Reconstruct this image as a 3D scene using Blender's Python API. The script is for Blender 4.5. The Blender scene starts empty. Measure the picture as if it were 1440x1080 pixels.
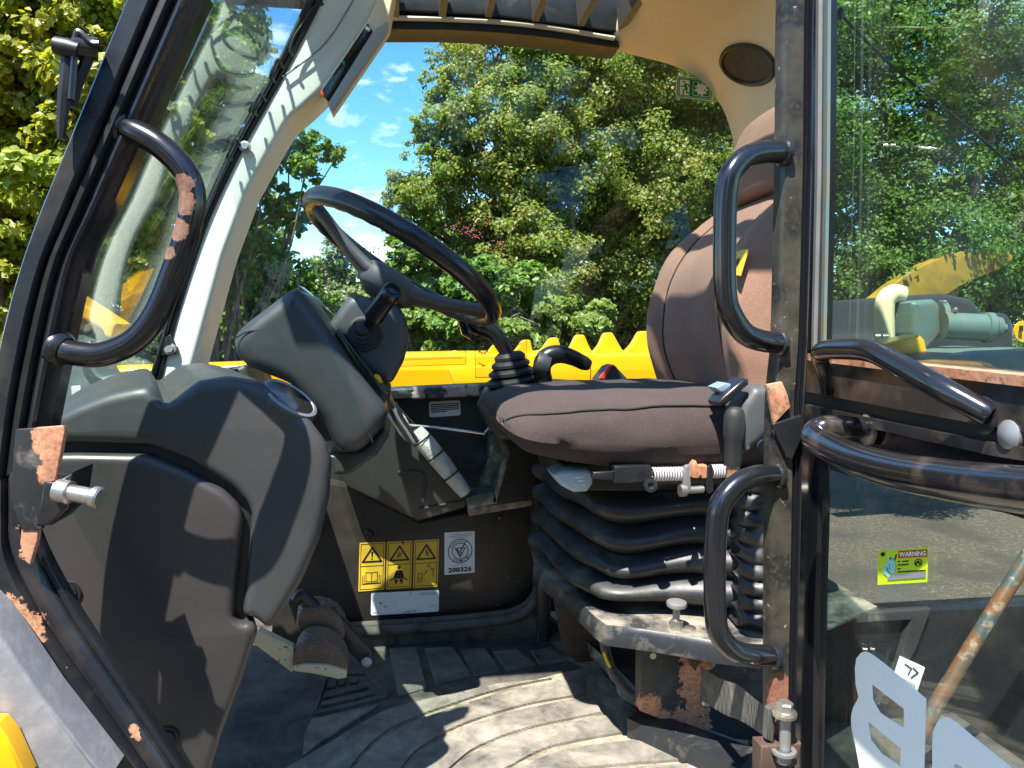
import bpy, bmesh, math, random
import numpy as np
from mathutils import Vector, Matrix, Euler
from mathutils.geometry import tessellate_polygon

random.seed(7); np.random.seed(7)
SC = bpy.context.scene
COL = SC.collection
R = math.radians

# ------------------------------------------------------------------ camera, sky, sun, exposure
CAMZ = 1.70
CAM = Vector((0, 0, CAMZ))
ROT = Euler((R(86.0), 0, R(-8.5)), 'XYZ')
cd = bpy.data.cameras.new('camera'); cam = bpy.data.objects.new('camera', cd); COL.objects.link(cam)
cam.location = CAM; cam.rotation_euler = ROT
cd.sensor_width = 36; cd.lens = 26; cd.clip_start = 0.02; cd.clip_end = 2000
SC.camera = cam
SUN = Vector((.30, .46, -1.0)).normalized()        # direction the light travels
SUN_EL = math.asin(-SUN.z); SUN_AZ = math.atan2(-SUN.x, -SUN.y)

w = bpy.data.worlds.new('World'); SC.world = w; w.use_nodes = True
nt = w.node_tree; N = nt.nodes; L = nt.links
for n in list(N): N.remove(n)
out = N.new('ShaderNodeOutputWorld'); bg = N.new('ShaderNodeBackground'); bg.inputs['Strength'].default_value = 0.10
sky = N.new('ShaderNodeTexSky'); sky.sky_type = 'NISHITA'; sky.sun_disc = False
sky.sun_elevation = SUN_EL; sky.sun_rotation = SUN_AZ % (2 * math.pi)
sky.air_density = 1.0; sky.dust_density = 0.25; sky.ozone_density = 3.0
tc = N.new('ShaderNodeTexCoord'); mp = N.new('ShaderNodeMapping'); mp.inputs['Scale'].default_value = (1, 1, 2.3)
nz = N.new('ShaderNodeTexNoise'); nz.inputs['Scale'].default_value = 8.5; nz.inputs['Detail'].default_value = 10; nz.inputs['Roughness'].default_value = .60; nz.inputs['Distortion'].default_value = .25
mp.inputs['Location'].default_value = (.35, .1, .22)
rp = N.new('ShaderNodeValToRGB'); rp.color_ramp.elements[0].position = .54; rp.color_ramp.elements[1].position = .78
mx = N.new('ShaderNodeMixRGB'); mx.inputs['Color2'].default_value = (8.6, 8.8, 9.2, 1)
hs = N.new('ShaderNodeHueSaturation'); hs.inputs['Saturation'].default_value = 1.32; hs.inputs['Value'].default_value = 1.22
L.new(tc.outputs['Generated'], mp.inputs['Vector']); L.new(mp.outputs[0], nz.inputs['Vector']); L.new(nz.outputs['Fac'], rp.inputs[0])
L.new(sky.outputs[0], hs.inputs['Color']); L.new(rp.outputs[0], mx.inputs['Fac']); L.new(hs.outputs[0], mx.inputs['Color1'])
L.new(mx.outputs[0], bg.inputs['Color']); L.new(bg.outputs[0], out.inputs['Surface'])

sd = bpy.data.lights.new('sun', 'SUN'); sd.energy = 5.0; sd.angle = R(.53); sd.color = (1, .95, .87)
so = bpy.data.objects.new('sun', sd); COL.objects.link(so); so.location = (-4, -4, 9)
so.rotation_euler = SUN.to_track_quat('-Z', 'Y').to_euler()
vs = SC.view_settings; vs.view_transform = 'Standard'; vs.look = 'None'; vs.gamma = 1; vs.exposure = 1.6
vs.use_curve_mapping = False
SC.render.engine = 'CYCLES'; SC.cycles.transparent_max_bounces = 16; SC.cycles.max_bounces = 8; SC.cycles.diffuse_bounces = 5

# ------------------------------------------------------------------ geometry helpers
RM = ROT.to_matrix(); FPX = 1040.0
def ray(px, py): return RM @ Vector(((px - 720) / FPX, (540 - py) / FPX, -1))
def P(px, py, Y):
    d = ray(px, py); return CAM + d * (Y / d.y)
def F(px, py, z):
    d = ray(px, py); return CAM + d * (z / d.z)          # z relative to the camera height
def onplane(px, py, p, n):
    d = ray(px, py); return CAM + d * ((p - CAM).dot(n) / d.dot(n))
DOOR0 = Vector((.545, .90, CAMZ)); DDIR = Vector((-.10, -.995, 0)).normalized(); DN = Vector((-.995, .10, 0)).normalized()
def D(px, py, off=0.0): return onplane(px, py, DOOR0 + DN * off, DN)

def cr(pts, n=6, closed=False):
    """Catmull-Rom through points (any dimension)"""
    A = np.array([list(p) for p in pts], float); m = len(A); o = []
    segs = m if closed else m - 1
    for i in range(segs):
        if closed: p0, p1, p2, p3 = A[(i-1) % m], A[i], A[(i+1) % m], A[(i+2) % m]
        else: p0, p1, p2, p3 = A[max(i-1, 0)], A[i], A[i+1], A[min(i+2, m-1)]
        for k in range(n):
            t = k / n
            o.append(.5 * ((2*p1) + (-p0+p2)*t + (2*p0-5*p1+4*p2-p3)*t*t + (-p0+3*p1-3*p2+p3)*t**3))
    if not closed: o.append(A[-1])
    return [tuple(x) for x in o]
def resample(pts, n):
    A = np.array([list(p) for p in pts], float); d = np.r_[0, np.cumsum(np.linalg.norm(np.diff(A, axis=0), axis=1))]
    t = np.linspace(0, d[-1], n)
    return [tuple(np.interp(tt, d, A[:, k]) for k in range(A.shape[1])) for tt in t]

OFF = {}
class B:
    def __init__(s): s.v = []; s.f = []
    def add(s, vs, fs):
        o = len(s.v); s.v += [Vector(v) for v in vs]; s.f += [tuple(i + o for i in f) for f in fs]; return s
    def loft(s, rings, cap=True, closed=True, loop=False):
        n = len(rings[0]); vs = [p for r in rings for p in r]; fs = []
        m = len(rings)
        for i in range(m if loop else m - 1):
            for k in range(n if closed else n - 1):
                a = i*n + k; b = i*n + (k+1) % n; c = ((i+1) % m)*n + (k+1) % n; d = ((i+1) % m)*n + k
                fs.append((a, b, c, d))
        if cap and closed and not loop:
            fs.append(tuple(range(n))[::-1]); fs.append(tuple((m-1)*n + k for k in range(n)))
        return s.add(vs, fs)
    def box(s, c, sz, rot=None):
        c = Vector(c); M = rot or Matrix.Identity(3)
        vs = [c + M @ Vector((x*sz[0]/2, y*sz[1]/2, z*sz[2]/2)) for x in (-1, 1) for y in (-1, 1) for z in (-1, 1)]
        return s.add(vs, [(0,1,3,2),(4,6,7,5),(0,4,5,1),(2,3,7,6),(0,2,6,4),(1,5,7,3)])
    def tube(s, pts, r, seg=12, sub=6, closed=False, flat=1.0, raw=False):
        pts = [Vector(p) for p in (pts if raw else cr(pts, sub, closed))]
        m = len(pts); rr = r if isinstance(r, (list, tuple)) else [r]*m
        if len(rr) != m: rr = np.interp(np.linspace(0, 1, m), np.linspace(0, 1, len(rr)), rr)
        rings = []; up = None
        for i, p in enumerate(pts):
            t = (pts[(i+1) % m] - pts[i-1]) if closed else (pts[min(i+1, m-1)] - pts[max(i-1, 0)])
            t.normalize()
            if up is None:
                up = Vector((0, 0, 1)) if abs(t.z) < .9 else Vector((0, 1, 0))
            up = (up - t * up.dot(t)).normalized(); sd_ = t.cross(up)
            rings.append([p + (up*math.cos(a)*flat + sd_*math.sin(a)) * rr[i] for a in (2*math.pi*k/seg for k in range(seg))])
        return s.loft(rings, loop=closed)
    def lathe(s, prof, o, ax, seg=24, cap=True):
        o = Vector(o); ax = Vector(ax).normalized()
        u = ax.orthogonal().normalized(); v = ax.cross(u)
        rings = [[o + ax*h + (u*math.cos(a) + v*math.sin(a))*r for a in (2*math.pi*k/seg for k in range(seg))] for r, h in prof]
        return s.loft(rings, cap=cap)
    def extr(s, poly, Y0, Y1, bev=.004, sm=0, dx=0, dz=0, steps=3, proj=None):
        if sm: poly = cr(poly, sm, True)
        pts = [P(x, y, Y0) for x, y in poly]
        p2 = np.array([(p.x, p.z) for p in pts])
        area = .5*np.sum(p2[:, 0]*np.roll(p2[:, 1], -1) - np.roll(p2[:, 0], -1)*p2[:, 1])
        if area < 0: p2 = p2[::-1]
        big = bev > .0075
        if big:                                   # dense outline, offset inwards in small relaxed steps
            q2 = np.vstack([p2, p2[:1]]); per = np.linalg.norm(np.diff(q2, axis=0), axis=1).sum()
            p2 = np.array(resample([tuple(q) for q in q2], int(min(160, max(48, per/.008)))+1))[:-1]
        def vnorm(A):
            e = np.roll(A, -1, 0) - A; e /= np.maximum(np.linalg.norm(e, axis=1, keepdims=True), 1e-9)
            nn = np.c_[e[:, 1], -e[:, 0]]; vn = nn + np.roll(nn, 1, 0); l = np.maximum(np.linalg.norm(vn, axis=1, keepdims=True), .6)
            return vn/l if big else vn / l / np.maximum(l/2, .5)
        rings = []; cur = p2.copy(); done = 0.
        for k in range(steps, -1, -1):
            a = math.pi/2*k/steps; want = bev*(1 - math.sin(a))
            if big:
                while want - done > 1e-7:
                    d_ = min(.0012, want - done); cur = cur - vnorm(cur)*d_; done += d_
                    cur = cur*.86 + .07*(np.roll(cur, 1, 0) + np.roll(cur, -1, 0))
                q = cur
            else: q = p2 - vnorm(p2)*want
            y = Y0 + bev*(1 - math.cos(a))
            rings.insert(0, [(x, y, z) for x, z in q])
        rings.append([(x + dx, Y1, z + dz) for x, z in p2])
        s.loft(rings, cap=False); nr = len(rings); n0 = len(s.v) - nr*len(p2)
        for ri in (0, nr-1):
            r_ = rings[ri]; k0 = n0 + ri*len(p2)
            s.f += [tuple(i + k0 for i in t) for t in tessellate_polygon([[Vector((q[0], q[2], 0)) for q in r_]])]
        return s
    def ribbon(s, Lp, Rp, prof, n=36, back=.03, sm=6):
        """Lp/Rp: px edge polylines (px,py,Y); prof: [(s, dY)] across"""
        a = resample(cr(Lp, sm), n); b = resample(cr(Rp, sm), n)
        rings = []
        for p, q in zip(a, b):
            A = P(*p); Bq = P(*q); r = [A.lerp(Bq, t) + Vector((0, d, 0)) for t, d in prof]
            bk = max(d for t, d in prof) + back
            r += [A.lerp(Bq, prof[-1][0]) + Vector((0, bk, 0)), A.lerp(Bq, prof[0][0]) + Vector((0, bk, 0))]
            rings.append(r)
        return s.loft(rings)
    def plate(s, pts, n, th):
        pts = [Vector(p) for p in pts]; n = Vector(n).normalized()*th; k = len(pts)
        return s.loft([pts, [p + n for p in pts]])
    def obj(s, name, m, parent=None, label=None, smooth=40, loc=None, tri=False, fix=True, **kw):
        me = bpy.data.meshes.new(name)
        if loc is None: off = OFF[parent.name] if parent else Vector((0, 0, 0))
        else: off = Vector(loc)
        me.from_pydata([tuple(v - off) for v in s.v], [], s.f)
        bm = bmesh.new(); bm.from_mesh(me)
        if fix: bmesh.ops.recalc_face_normals(bm, faces=bm.faces)
        bm.to_mesh(me); bm.free()
        if smooth:
            me.polygons.foreach_set('use_smooth', [True]*len(me.polygons)); me.set_sharp_from_angle(angle=R(smooth))
        me.materials.append(m)
        o = bpy.data.objects.new(name, me); COL.objects.link(o)
        if parent: o.parent = parent
        else: o.location = off
        OFF[o.name] = off
        if label: o['label'] = label
        for k, v in kw.items(): o[k] = v
        return o

def thing(name, label, cat, loc, group=None):
    o = bpy.data.objects.new(name, None); COL.objects.link(o); o.location = loc; o.empty_display_size = .05
    o['label'] = label; o['category'] = cat
    if group: o['group'] = group
    OFF[o.name] = Vector(loc); return o

def hit(o, px, py):
    bpy.context.view_layer.update()
    off = OFF[o.name]; ok, loc, nrm, _ = o.ray_cast(CAM - off, ray(px, py).normalized())
    return (loc + off, nrm) if ok else (None, None)
# ------------------------------------------------------------------ materials
def mat(name, base, rough=.5, metal=0, var=None, chips=None, spots=None, spotcol=(.5,.24,.14), bump=None, spec=.5, coat=0, wave=None, dust=None, sheen=0, aniso=None):
    m = bpy.data.materials.new(name); m.use_nodes = True; nt = m.node_tree; N = nt.nodes; L = nt.links
    b = N['Principled BSDF']; b.inputs['Roughness'].default_value = rough; b.inputs['Metallic'].default_value = metal
    b.inputs['Specular IOR Level'].default_value = spec; b.inputs['Coat Weight'].default_value = coat; b.inputs['Coat Roughness'].default_value = .12
    if sheen: b.inputs['Sheen Weight'].default_value = sheen; b.inputs['Sheen Roughness'].default_value = .5
    g = N.new('ShaderNodeNewGeometry'); pos = g.outputs['Position']
    c = N.new('ShaderNodeRGB'); c.outputs[0].default_value = (*base, 1); cur = c.outputs[0]
    rsock = None
    def noise(scale, det=5, ro=.6, vec=None, dist=0):
        n = N.new('ShaderNodeTexNoise'); n.inputs['Scale'].default_value = scale; n.inputs['Detail'].default_value = det
        n.inputs['Roughness'].default_value = ro; n.inputs['Distortion'].default_value = dist; L.new(vec or pos, n.inputs['Vector']); return n.outputs['Fac']
    def step(f, lo, hi):
        r = N.new('ShaderNodeMapRange'); r.inputs['From Min'].default_value = lo; r.inputs['From Max'].default_value = hi; L.new(f, r.inputs['Value']); return r.outputs[0]
    def mixc(f, a, col):
        x = N.new('ShaderNodeMixRGB'); L.new(f, x.inputs['Fac']); L.new(a, x.inputs['Color1'])
        if isinstance(col, tuple): x.inputs['Color2'].default_value = (*col, 1)
        else: L.new(col, x.inputs['Color2'])
        return x.outputs[0]
    def math_(op, a, bb):
        x = N.new('ShaderNodeMath'); x.operation = op
        for i, q in enumerate((a, bb)):
            if isinstance(q, (int, float)): x.inputs[i].default_value = q
            else: L.new(q, x.inputs[i])
        return x.outputs[0]
    rough_f = []
    if var:
        for col, sc, lo, hi in (var if isinstance(var, list) else [var]):
            cur = mixc(step(noise(sc), lo, hi), cur, col)
    if dust:
        col, sc, lo, hi = dust
        f = step(noise(sc, 8, .68, dist=.4), lo, hi); cur = mixc(f, cur, col); rough_f.append((f, .85))
    if chips:
        col, sc, th = chips
        f = step(noise(sc, 6, .62), th, th + .012); cur = mixc(f, cur, col); rough_f.append((f, .75))
    if spots:
        acc = None; nf = noise(46, 9, .72); nf2 = noise(190, 7, .75)
        for p, r in spots:
            vd = N.new('ShaderNodeVectorMath'); vd.operation = 'DISTANCE'; L.new(pos, vd.inputs[0]); vd.inputs[1].default_value = tuple(p)
            q = math_('DIVIDE', vd.outputs['Value'], r); acc = q if acc is None else math_('MINIMUM', acc, q)
        d = math_('ADD', acc, math_('MULTIPLY', math_('SUBTRACT', nf, .5), 2.3))
        f = step(d, 1.0, .95)
        sc2 = mixc(step(nf2, .45, .7), mixc(step(noise(85, 6, .7), .35, .65), _rgb(N, tuple(x*.8 for x in spotcol)), tuple(min(1, x*1.35) for x in spotcol)), (spotcol[0]*.45, spotcol[1]*.34, spotcol[2]*.3))
        cur = mixc(f, cur, sc2); rough_f.append((f, .8))
    L.new(cur, b.inputs['Base Color'])
    if rough_f or rough:
        v = N.new('ShaderNodeValue'); v.outputs[0].default_value = rough; cr_ = v.outputs[0]
        rv = step(noise(22, 6, .65), .3, .75); cr_ = math_('ADD', cr_, math_('MULTIPLY', math_('SUBTRACT', rv, .5), min(.22, rough*.5)))
        for f, q in rough_f:
            x = N.new('ShaderNodeMix'); L.new(f, x.inputs[0]); L.new(cr_, x.inputs[2]); x.inputs[3].default_value = q; cr_ = x.outputs[0]
        L.new(cr_, b.inputs['Roughness'])
    h = None
    if bump:
        sc, st, ds = bump; h = noise(sc, 4, .6)
    if wave:
        kind, sc, st, ds = wave
        if kind == 'knurl':
            a1 = N.new('ShaderNodeTexWave'); a1.inputs['Scale'].default_value = sc; a1.bands_direction = 'DIAGONAL'; L.new(pos, a1.inputs['Vector'])
            mpp = N.new('ShaderNodeMapping'); mpp.inputs['Rotation'].default_value = (0, 0, R(90)); L.new(pos, mpp.inputs['Vector'])
            a2 = N.new('ShaderNodeTexWave'); a2.inputs['Scale'].default_value = sc; a2.bands_direction = 'DIAGONAL'; L.new(mpp.outputs[0], a2.inputs['Vector'])
            h = math_('MINIMUM', a1.outputs['Fac'], a2.outputs['Fac'])
        else:
            a1 = N.new('ShaderNodeTexWave'); a1.inputs['Scale'].default_value = sc; a1.bands_direction = kind; L.new(pos, a1.inputs['Vector']); h = a1.outputs['Fac']
    if h is not None:
        bn = N.new('ShaderNodeBump'); bn.inputs['Strength'].default_value = st; bn.inputs['Distance'].default_value = ds
        L.new(h, bn.inputs['Height']); L.new(bn.outputs[0], b.inputs['Normal'])
    return m
def _rgb(N, c):
    n = N.new('ShaderNodeRGB'); n.outputs[0].default_value = (*c, 1); return n.outputs[0]

def glass_mat(name, tint, f0=.04, dirt=.0):
    m = bpy.data.materials.new(name); m.use_nodes = True; nt = m.node_tree; N = nt.nodes; L = nt.links
    for n in list(N): N.remove(n)
    o = N.new('ShaderNodeOutputMaterial'); t = N.new('ShaderNodeBsdfTransparent'); t.inputs[0].default_value = (*tint, 1)
    g = N.new('ShaderNodeBsdfGlossy'); g.inputs['Roughness'].default_value = .0; g.inputs[0].default_value = (1, 1, 1, 1)
    lw = N.new('ShaderNodeLayerWeight'); lw.inputs[0].default_value = .5
    pw = N.new('ShaderNodeMath'); pw.operation = 'POWER'; pw.inputs[1].default_value = 5; L.new(lw.outputs['Facing'], pw.inputs[0])
    ma = N.new('ShaderNodeMath'); ma.operation = 'MULTIPLY_ADD'; ma.inputs[1].default_value = .92; ma.inputs[2].default_value = f0; L.new(pw.outputs[0], ma.inputs[0])
    ms = N.new('ShaderNodeMixShader'); L.new(ma.outputs[0], ms.inputs[0]); L.new(t.outputs[0], ms.inputs[1]); L.new(g.outputs[0], ms.inputs[2])
    fin = ms.outputs[0]
    if dirt:
        d = N.new('ShaderNodeBsdfDiffuse'); d.inputs[0].default_value = (.55, .55, .5, 1)
        ge = N.new('ShaderNodeNewGeometry'); nz = N.new('ShaderNodeTexNoise'); nz.inputs['Scale'].default_value = 5; nz.inputs['Detail'].default_value = 8; nz.inputs['Roughness'].default_value = .7
        L.new(ge.outputs['Position'], nz.inputs['Vector'])
        mr = N.new('ShaderNodeMapRange'); mr.inputs['From Min'].default_value = .4; mr.inputs['From Max'].default_value = .8; mr.inputs['To Max'].default_value = dirt; L.new(nz.outputs['Fac'], mr.inputs['Value'])
        m2 = N.new('ShaderNodeMixShader'); L.new(mr.outputs[0], m2.inputs[0]); L.new(fin, m2.inputs[1]); L.new(d.outputs[0], m2.inputs[2]); fin = m2.outputs[0]
    L.new(fin, o.inputs['Surface']); return m

def leaf_mat(name, cols, trans=.35, per_object=False):
    m = bpy.data.materials.new(name); m.use_nodes = True; nt = m.node_tree; N = nt.nodes; L = nt.links
    for n in list(N): N.remove(n)
    o = N.new('ShaderNodeOutputMaterial')
    if per_object: src = N.new('ShaderNodeObjectInfo').outputs['Random']
    else: src = N.new('ShaderNodeNewGeometry').outputs['Random Per Island']
    rp = N.new('ShaderNodeValToRGB'); cr_ = rp.color_ramp; cr_.interpolation = 'LINEAR'
    cr_.elements[0].color = (*cols[0], 1); cr_.elements[1].color = (*cols[-1], 1)
    for i, c in enumerate(cols[1:-1]): e = cr_.elements.new((i+1)/(len(cols)-1)); e.color = (*c, 1)
    L.new(src, rp.inputs[0])
    g = N.new('ShaderNodeNewGeometry'); nz = N.new('ShaderNodeTexNoise'); nz.inputs['Scale'].default_value = 1.1; nz.inputs['Detail'].default_value = 4; L.new(g.outputs['Position'], nz.inputs['Vector'])
    hs = N.new('ShaderNodeHueSaturation'); mr = N.new('ShaderNodeMapRange'); mr.inputs['From Min'].default_value = .3; mr.inputs['From Max'].default_value = .7
    mr.inputs['To Min'].default_value = .47; mr.inputs['To Max'].default_value = .525; L.new(nz.outputs['Fac'], mr.inputs['Value']); L.new(mr.outputs[0], hs.inputs['Hue']); L.new(rp.outputs[0], hs.inputs['Color'])
    p = N.new('ShaderNodeBsdfPrincipled'); p.inputs['Roughness'].default_value = .42; p.inputs['Specular IOR Level'].default_value = .4; L.new(hs.outputs[0], p.inputs['Base Color'])
    t = N.new('ShaderNodeBsdfTranslucent'); h2 = N.new('ShaderNodeHueSaturation'); h2.inputs['Value'].default_value = 1.5; h2.inputs['Saturation'].default_value = 1.15; L.new(hs.outputs[0], h2.inputs['Color']); L.new(h2.outputs[0], t.inputs[0])
    ms = N.new('ShaderNodeMixShader'); ms.inputs[0].default_value = trans; L.new(p.outputs[0], ms.inputs[1]); L.new(t.outputs[0], ms.inputs[2]); L.new(ms.outputs[0], o.inputs['Surface'])
    return m

RUST = (.36, .155, .08)
M = {}
M['paint'] = mat('black_paint', (.012, .0125, .015), .28, var=((.03, .028, .026), 9, .5, .75), chips=((.30, .2, .15), 55, .735), coat=.25, bump=(300, .05, .001))
M['paint_clean'] = mat('black_tube_paint', (.009, .0095, .012), .2, chips=((.45, .42, .4), 90, .76), coat=.4)
M['rubber'] = mat('black_rubber', (.014, .014, .015), .6, dust=((.12, .10, .08), 9, .56, .85))
M['barpaint'] = mat('grey_brown_roof_bars', (.10, .09, .075), .4)
M['seal'] = mat('seal_rubber', (.01, .01, .01), .45)
M['plastic'] = mat('moulded_black_plastic', (.036, .037, .038), .47, bump=(1500, .28, .0006), var=((.05, .047, .043), 5, .5, .8), dust=((.10, .09, .075), 10, .66, .95))
M['plastic_panel'] = mat('dark_panel_plastic', (.030, .029, .029), .38, bump=(1400, .15, .0004), var=((.042, .036, .034), 3.5, .4, .7))
M['pod'] = mat('grained_pod_plastic', (.032, .035, .037), .42, bump=(900, .35, .0008))
M['wheel'] = mat('steering_rim_plastic', (.012, .012, .013), .26)
M['hub'] = mat('grey_black_plastic', (.06, .063, .066), .5, bump=(1200, .2, .0005))
M['beige'] = mat('pale_pillar_plastic', (.70, .705, .64), .5, bump=(900, .1, .0005), dust=((.30, .27, .22), 14, .72, .95))
M['tan'] = mat('tan_headliner', (.74, .62, .43), .6, bump=(1200, .15, .0005), var=((.66, .54, .36), 3, .4, .8))
M['greytrim'] = mat('grey_trim', (.33, .33, .33), .5)
M['yellow'] = mat('yellow_machine_paint', (.86, .42, .003), .35, var=((.76, .36, .005), 6, .45, .8), coat=.3)
M['reflyellow'] = mat('dim_reflection_yellow', (.34, .20, .015), .5, var=((.22, .13, .02), 9, .4, .7))  # dark yellow imitating the boom as reflected in the door glass
M['fabric'] = mat('sunlit_seat_cloth', (.25, .135, .088), .9, bump=(750, .8, .0018), var=[((.20, .106, .07), 7, .4, .75), ((.31, .175, .12), 260, .52, .75)], sheen=.08)  # sunlight on the seat back put into a lighter cloth colour
M['cushion'] = mat('shaded_seat_cloth', (.044, .028, .025), .9, bump=(750, .8, .0018), var=[((.033, .022, .020), 7, .4, .75), ((.062, .042, .036), 260, .52, .75)], sheen=.05)  # darker copy of the seat cloth, shade on the cushion put into its colour
M['bellows'] = mat('black_bellows_rubber', (.018, .019, .021), .48, dust=((.15, .14, .12), 12, .50, .92))
M['mattop'] = mat('lightly_dusty_rubber', (.018, .018, .019), .5, dust=((.24, .22, .18), 16, .28, .76), wave=('knurl', 105, .5, .002))
M['mat'] = mat('dusty_rubber_matting', (.026, .026, .026), .6, dust=((.34, .305, .245), 14, .26, .74), wave=('knurl', 105, .5, .002))
M['matgroove'] = mat('dusty_rubber_groove', (.022, .022, .022), .65, dust=((.36, .31, .22), 16, .30, .66))
M['matdark'] = mat('black_floor_rubber', (.018, .018, .018), .7, dust=((.15, .138, .115), 11, .34, .8), spec=.3, bump=(140, .2, .001))
M['wall'] = mat('stained_dark_steel', (.016, .015, .016), .36, var=[((.062, .045, .034), 3.2, .42, .68), ((.03, .02, .015), 14, .55, .8)], bump=(200, .08, .001))
M['wallup'] = mat('scuffed_black_panel', (.022, .023, .024), .4, dust=((.12, .12, .11), 12, .55, .95))
M['rust'] = mat('bare_primer_rust', RUST, .75, var=[((.50, .27, .16), 30, .4, .65), ((.17, .07, .035), 90, .5, .68)], bump=(300, .3, .001))
M['rustdark'] = mat('dark_rusty_steel', (.07, .04, .028), .75, var=((.03, .02, .016), 18, .4, .7), bump=(200, .3, .001))
M['skirt'] = mat('dusty_skirt_paint', (.018, .020, .023), .35, dust=((.22, .20, .16), 9, .52, .8), chips=((.30, .17, .10), 40, .70))
M['zinc'] = mat('zinc_steel', (.55, .53, .48), .35, metal=.9, var=((.35, .3, .22), 40, .45, .7))
M['steel'] = mat('grey_steel', (.30, .30, .30), .42, metal=.6)
M['spring'] = mat('pale_spring_steel', (.62, .58, .60), .4, metal=.3)
M['dustysteel'] = mat('dusty_black_plate', (.03, .03, .03), .5, dust=((.36, .32, .25), 9, .40, .66))
M['cream'] = mat('cream_pedal_paint', (.62, .55, .38), .6, chips=((.06, .05, .04), 120, .62))
M['padrust'] = mat('worn_pedal_rubber', (.13, .10, .08), .6, var=[((.20, .10, .05), 45, .48, .62), ((.30, .28, .25), 90, .6, .75)], wave=('Z', 60, .5, .002))
M['white'] = mat('white_sticker', (.78, .79, .82), .45)
M['whitedirty'] = mat('scuffed_white_sticker', (.70, .71, .73), .5, dust=((.35, .34, .33), 30, .6, .8))
M['ink'] = mat('black_ink', (.012, .012, .012), .5)
M['inkgrey'] = mat('grey_ink', (.25, .25, .27), .5)
M['amber'] = mat('amber_sticker', (.78, .47, .035), .45, var=((.66, .38, .03), 30, .45, .75))
M['lime'] = mat('lime_sticker', (.62, .80, .02), .45)
M['red'] = mat('red_print', (.60, .05, .02), .5)
M['mint'] = mat('pale_green_print', (.35, .72, .60), .5)
M['green'] = mat('exit_green', (.0, .24, .07), .4)
M['exitwhite'] = mat('exit_white', (.88, .92, .80), .4)
M['letter'] = mat('white_vinyl', (.93, .94, .86), .4)
M['lightblue'] = mat('pale_blue_plastic', (.42, .50, .53), .4)
M['blue'] = mat('blue_plastic', (.16, .24, .31), .4)
M['tape'] = mat('silver_tape', (.50, .52, .48), .4, bump=(150, .5, .004), dust=((.25, .24, .21), 30, .5, .75))
M['greyplate'] = mat('weathered_grey_strip', (.19, .19, .20), .5, var=((.28, .27, .27), 40, .45, .75), bump=(120, .2, .002))
M['webbing'] = mat('black_webbing', (.085, .08, .072), .85, wave=('X', 160, .8, .002), dust=((.25, .22, .18), 20, .5, .8))
M['speaker'] = mat('speaker_cloth', (.055, .035, .016), .7, bump=(900, .6, .001))
M['smoke'] = mat('dark_display', (.012, .012, .012), .12)
M['pipe'] = mat('buff_pipe', (.75, .67, .40), .5)
M['motor'] = mat('grey_green_casting', (.10, .15, .14), .45, var=((.16, .13, .08), 18, .5, .7))
M['hose'] = mat('dusty_hose', (.07, .06, .05), .7, var=((.14, .12, .09), 30, .45, .7), bump=(120, .5, .003))
M['glass_far'] = glass_mat('side_window_glass', (.95, .98, .97), .022)
M['glass_front'] = glass_mat('windscreen_glass', (.92, .98, .95), .04, .03)
M['glass_door'] = glass_mat('door_glass', (.82, .92, .87), .06, .04)
M['glass_low'] = glass_mat('lower_door_glass', (.86, .91, .87), .05, .02)
M['glass_roof'] = glass_mat('roof_glass', (.88, .93, .92), .05, .12)
M['film'] = glass_mat('clear_film', (.96, .94, .84), .02, .05)
M['bark'] = mat('bark', (.16, .13, .10), .9, var=((.07, .055, .045), 20, .4, .65), bump=(60, .8, .01))
M['gravel'] = mat('brown_gravel', (.085, .068, .046), .95, var=[((.15, .125, .095), 26, .53, .60), ((.04, .033, .022), 60, .5, .6), ((.05, .042, .03), 1.2, .5, .62), ((.05, .044, .032), .5, .50, .60)], bump=(25, 1, .03))
# ================================================================== SETTING
def ground_sheet():
    b = B(); b.add([(-400, -400, 0), (400, -400, 0), (400, 400, 0), (-400, 400, 0)], [(0, 1, 2, 3)])
    o = b.obj('ground', M['gravel'], kind='structure'); return o
ground_sheet()

# ------------------------------------------------------------------ cab shell
YN, YW = .86, 1.80
cab = thing('machine_cab', 'black steel cab shell of the yellow machine, chipped paint on its posts and sills', 'cab', (.1, 1.35, .9))

# near front post, in three ridges; lower length turns into the slanted sill
Ledge = [(182, -25), (173, 0), (100, 180), (40, 330), (4, 450), (-22, 580), (-32, 700)]
Redge = [(282, -25), (270, 0), (205, 145), (142, 285), (105, 362), (70, 520), (46, 640)]
LL = [(x, y, YN) for x, y in Ledge]; RR = [(x, y, YN) for x, y in Redge]
pt_spots = [(P(22, 882, YN-.01), .026), (P(8, 862, YN-.01), .016), (P(38, 742, YN-.01), .018), (P(36, 775, YN-.01), .016), (P(80, 879, YN-.01), .010), (P(88, 890, YN-.01), .008),
            (P(160, 990, YN-.01), .008), (P(183, 1030, YN-.01), .013), (P(190, 1045, YN-.01), .012), (P(82, 302, YN-.01), .006), (P(90, 265, YN-.01), .004)]
M['paint_post'] = mat('chipped_post_paint', (.014, .015, .019), .30, var=((.05, .043, .036), 12, .5, .75), spots=pt_spots, spotcol=(.50, .26, .145), chips=((.42, .38, .34), 75, .745), coat=.2, bump=(260, .06, .001))
def tlerp(a, b): return [(0, .012), (.02, .004), (.05, 0), (.38, 0), (.42, .004), (.45, .014)]
B().ribbon(LL, RR, [(0, .014), (.03, .003), (.07, 0), (.36, -.001), (.40, .003), (.43, .012)], back=.03).obj('front_post', M['paint_post'], cab)
B().ribbon(LL, RR, [(.42, .013), (.46, .006), (.52, .003), (.60, .003), (.645, .009), (.66, .013)], back=.02).obj('door_seal', M['seal'], cab)
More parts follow.
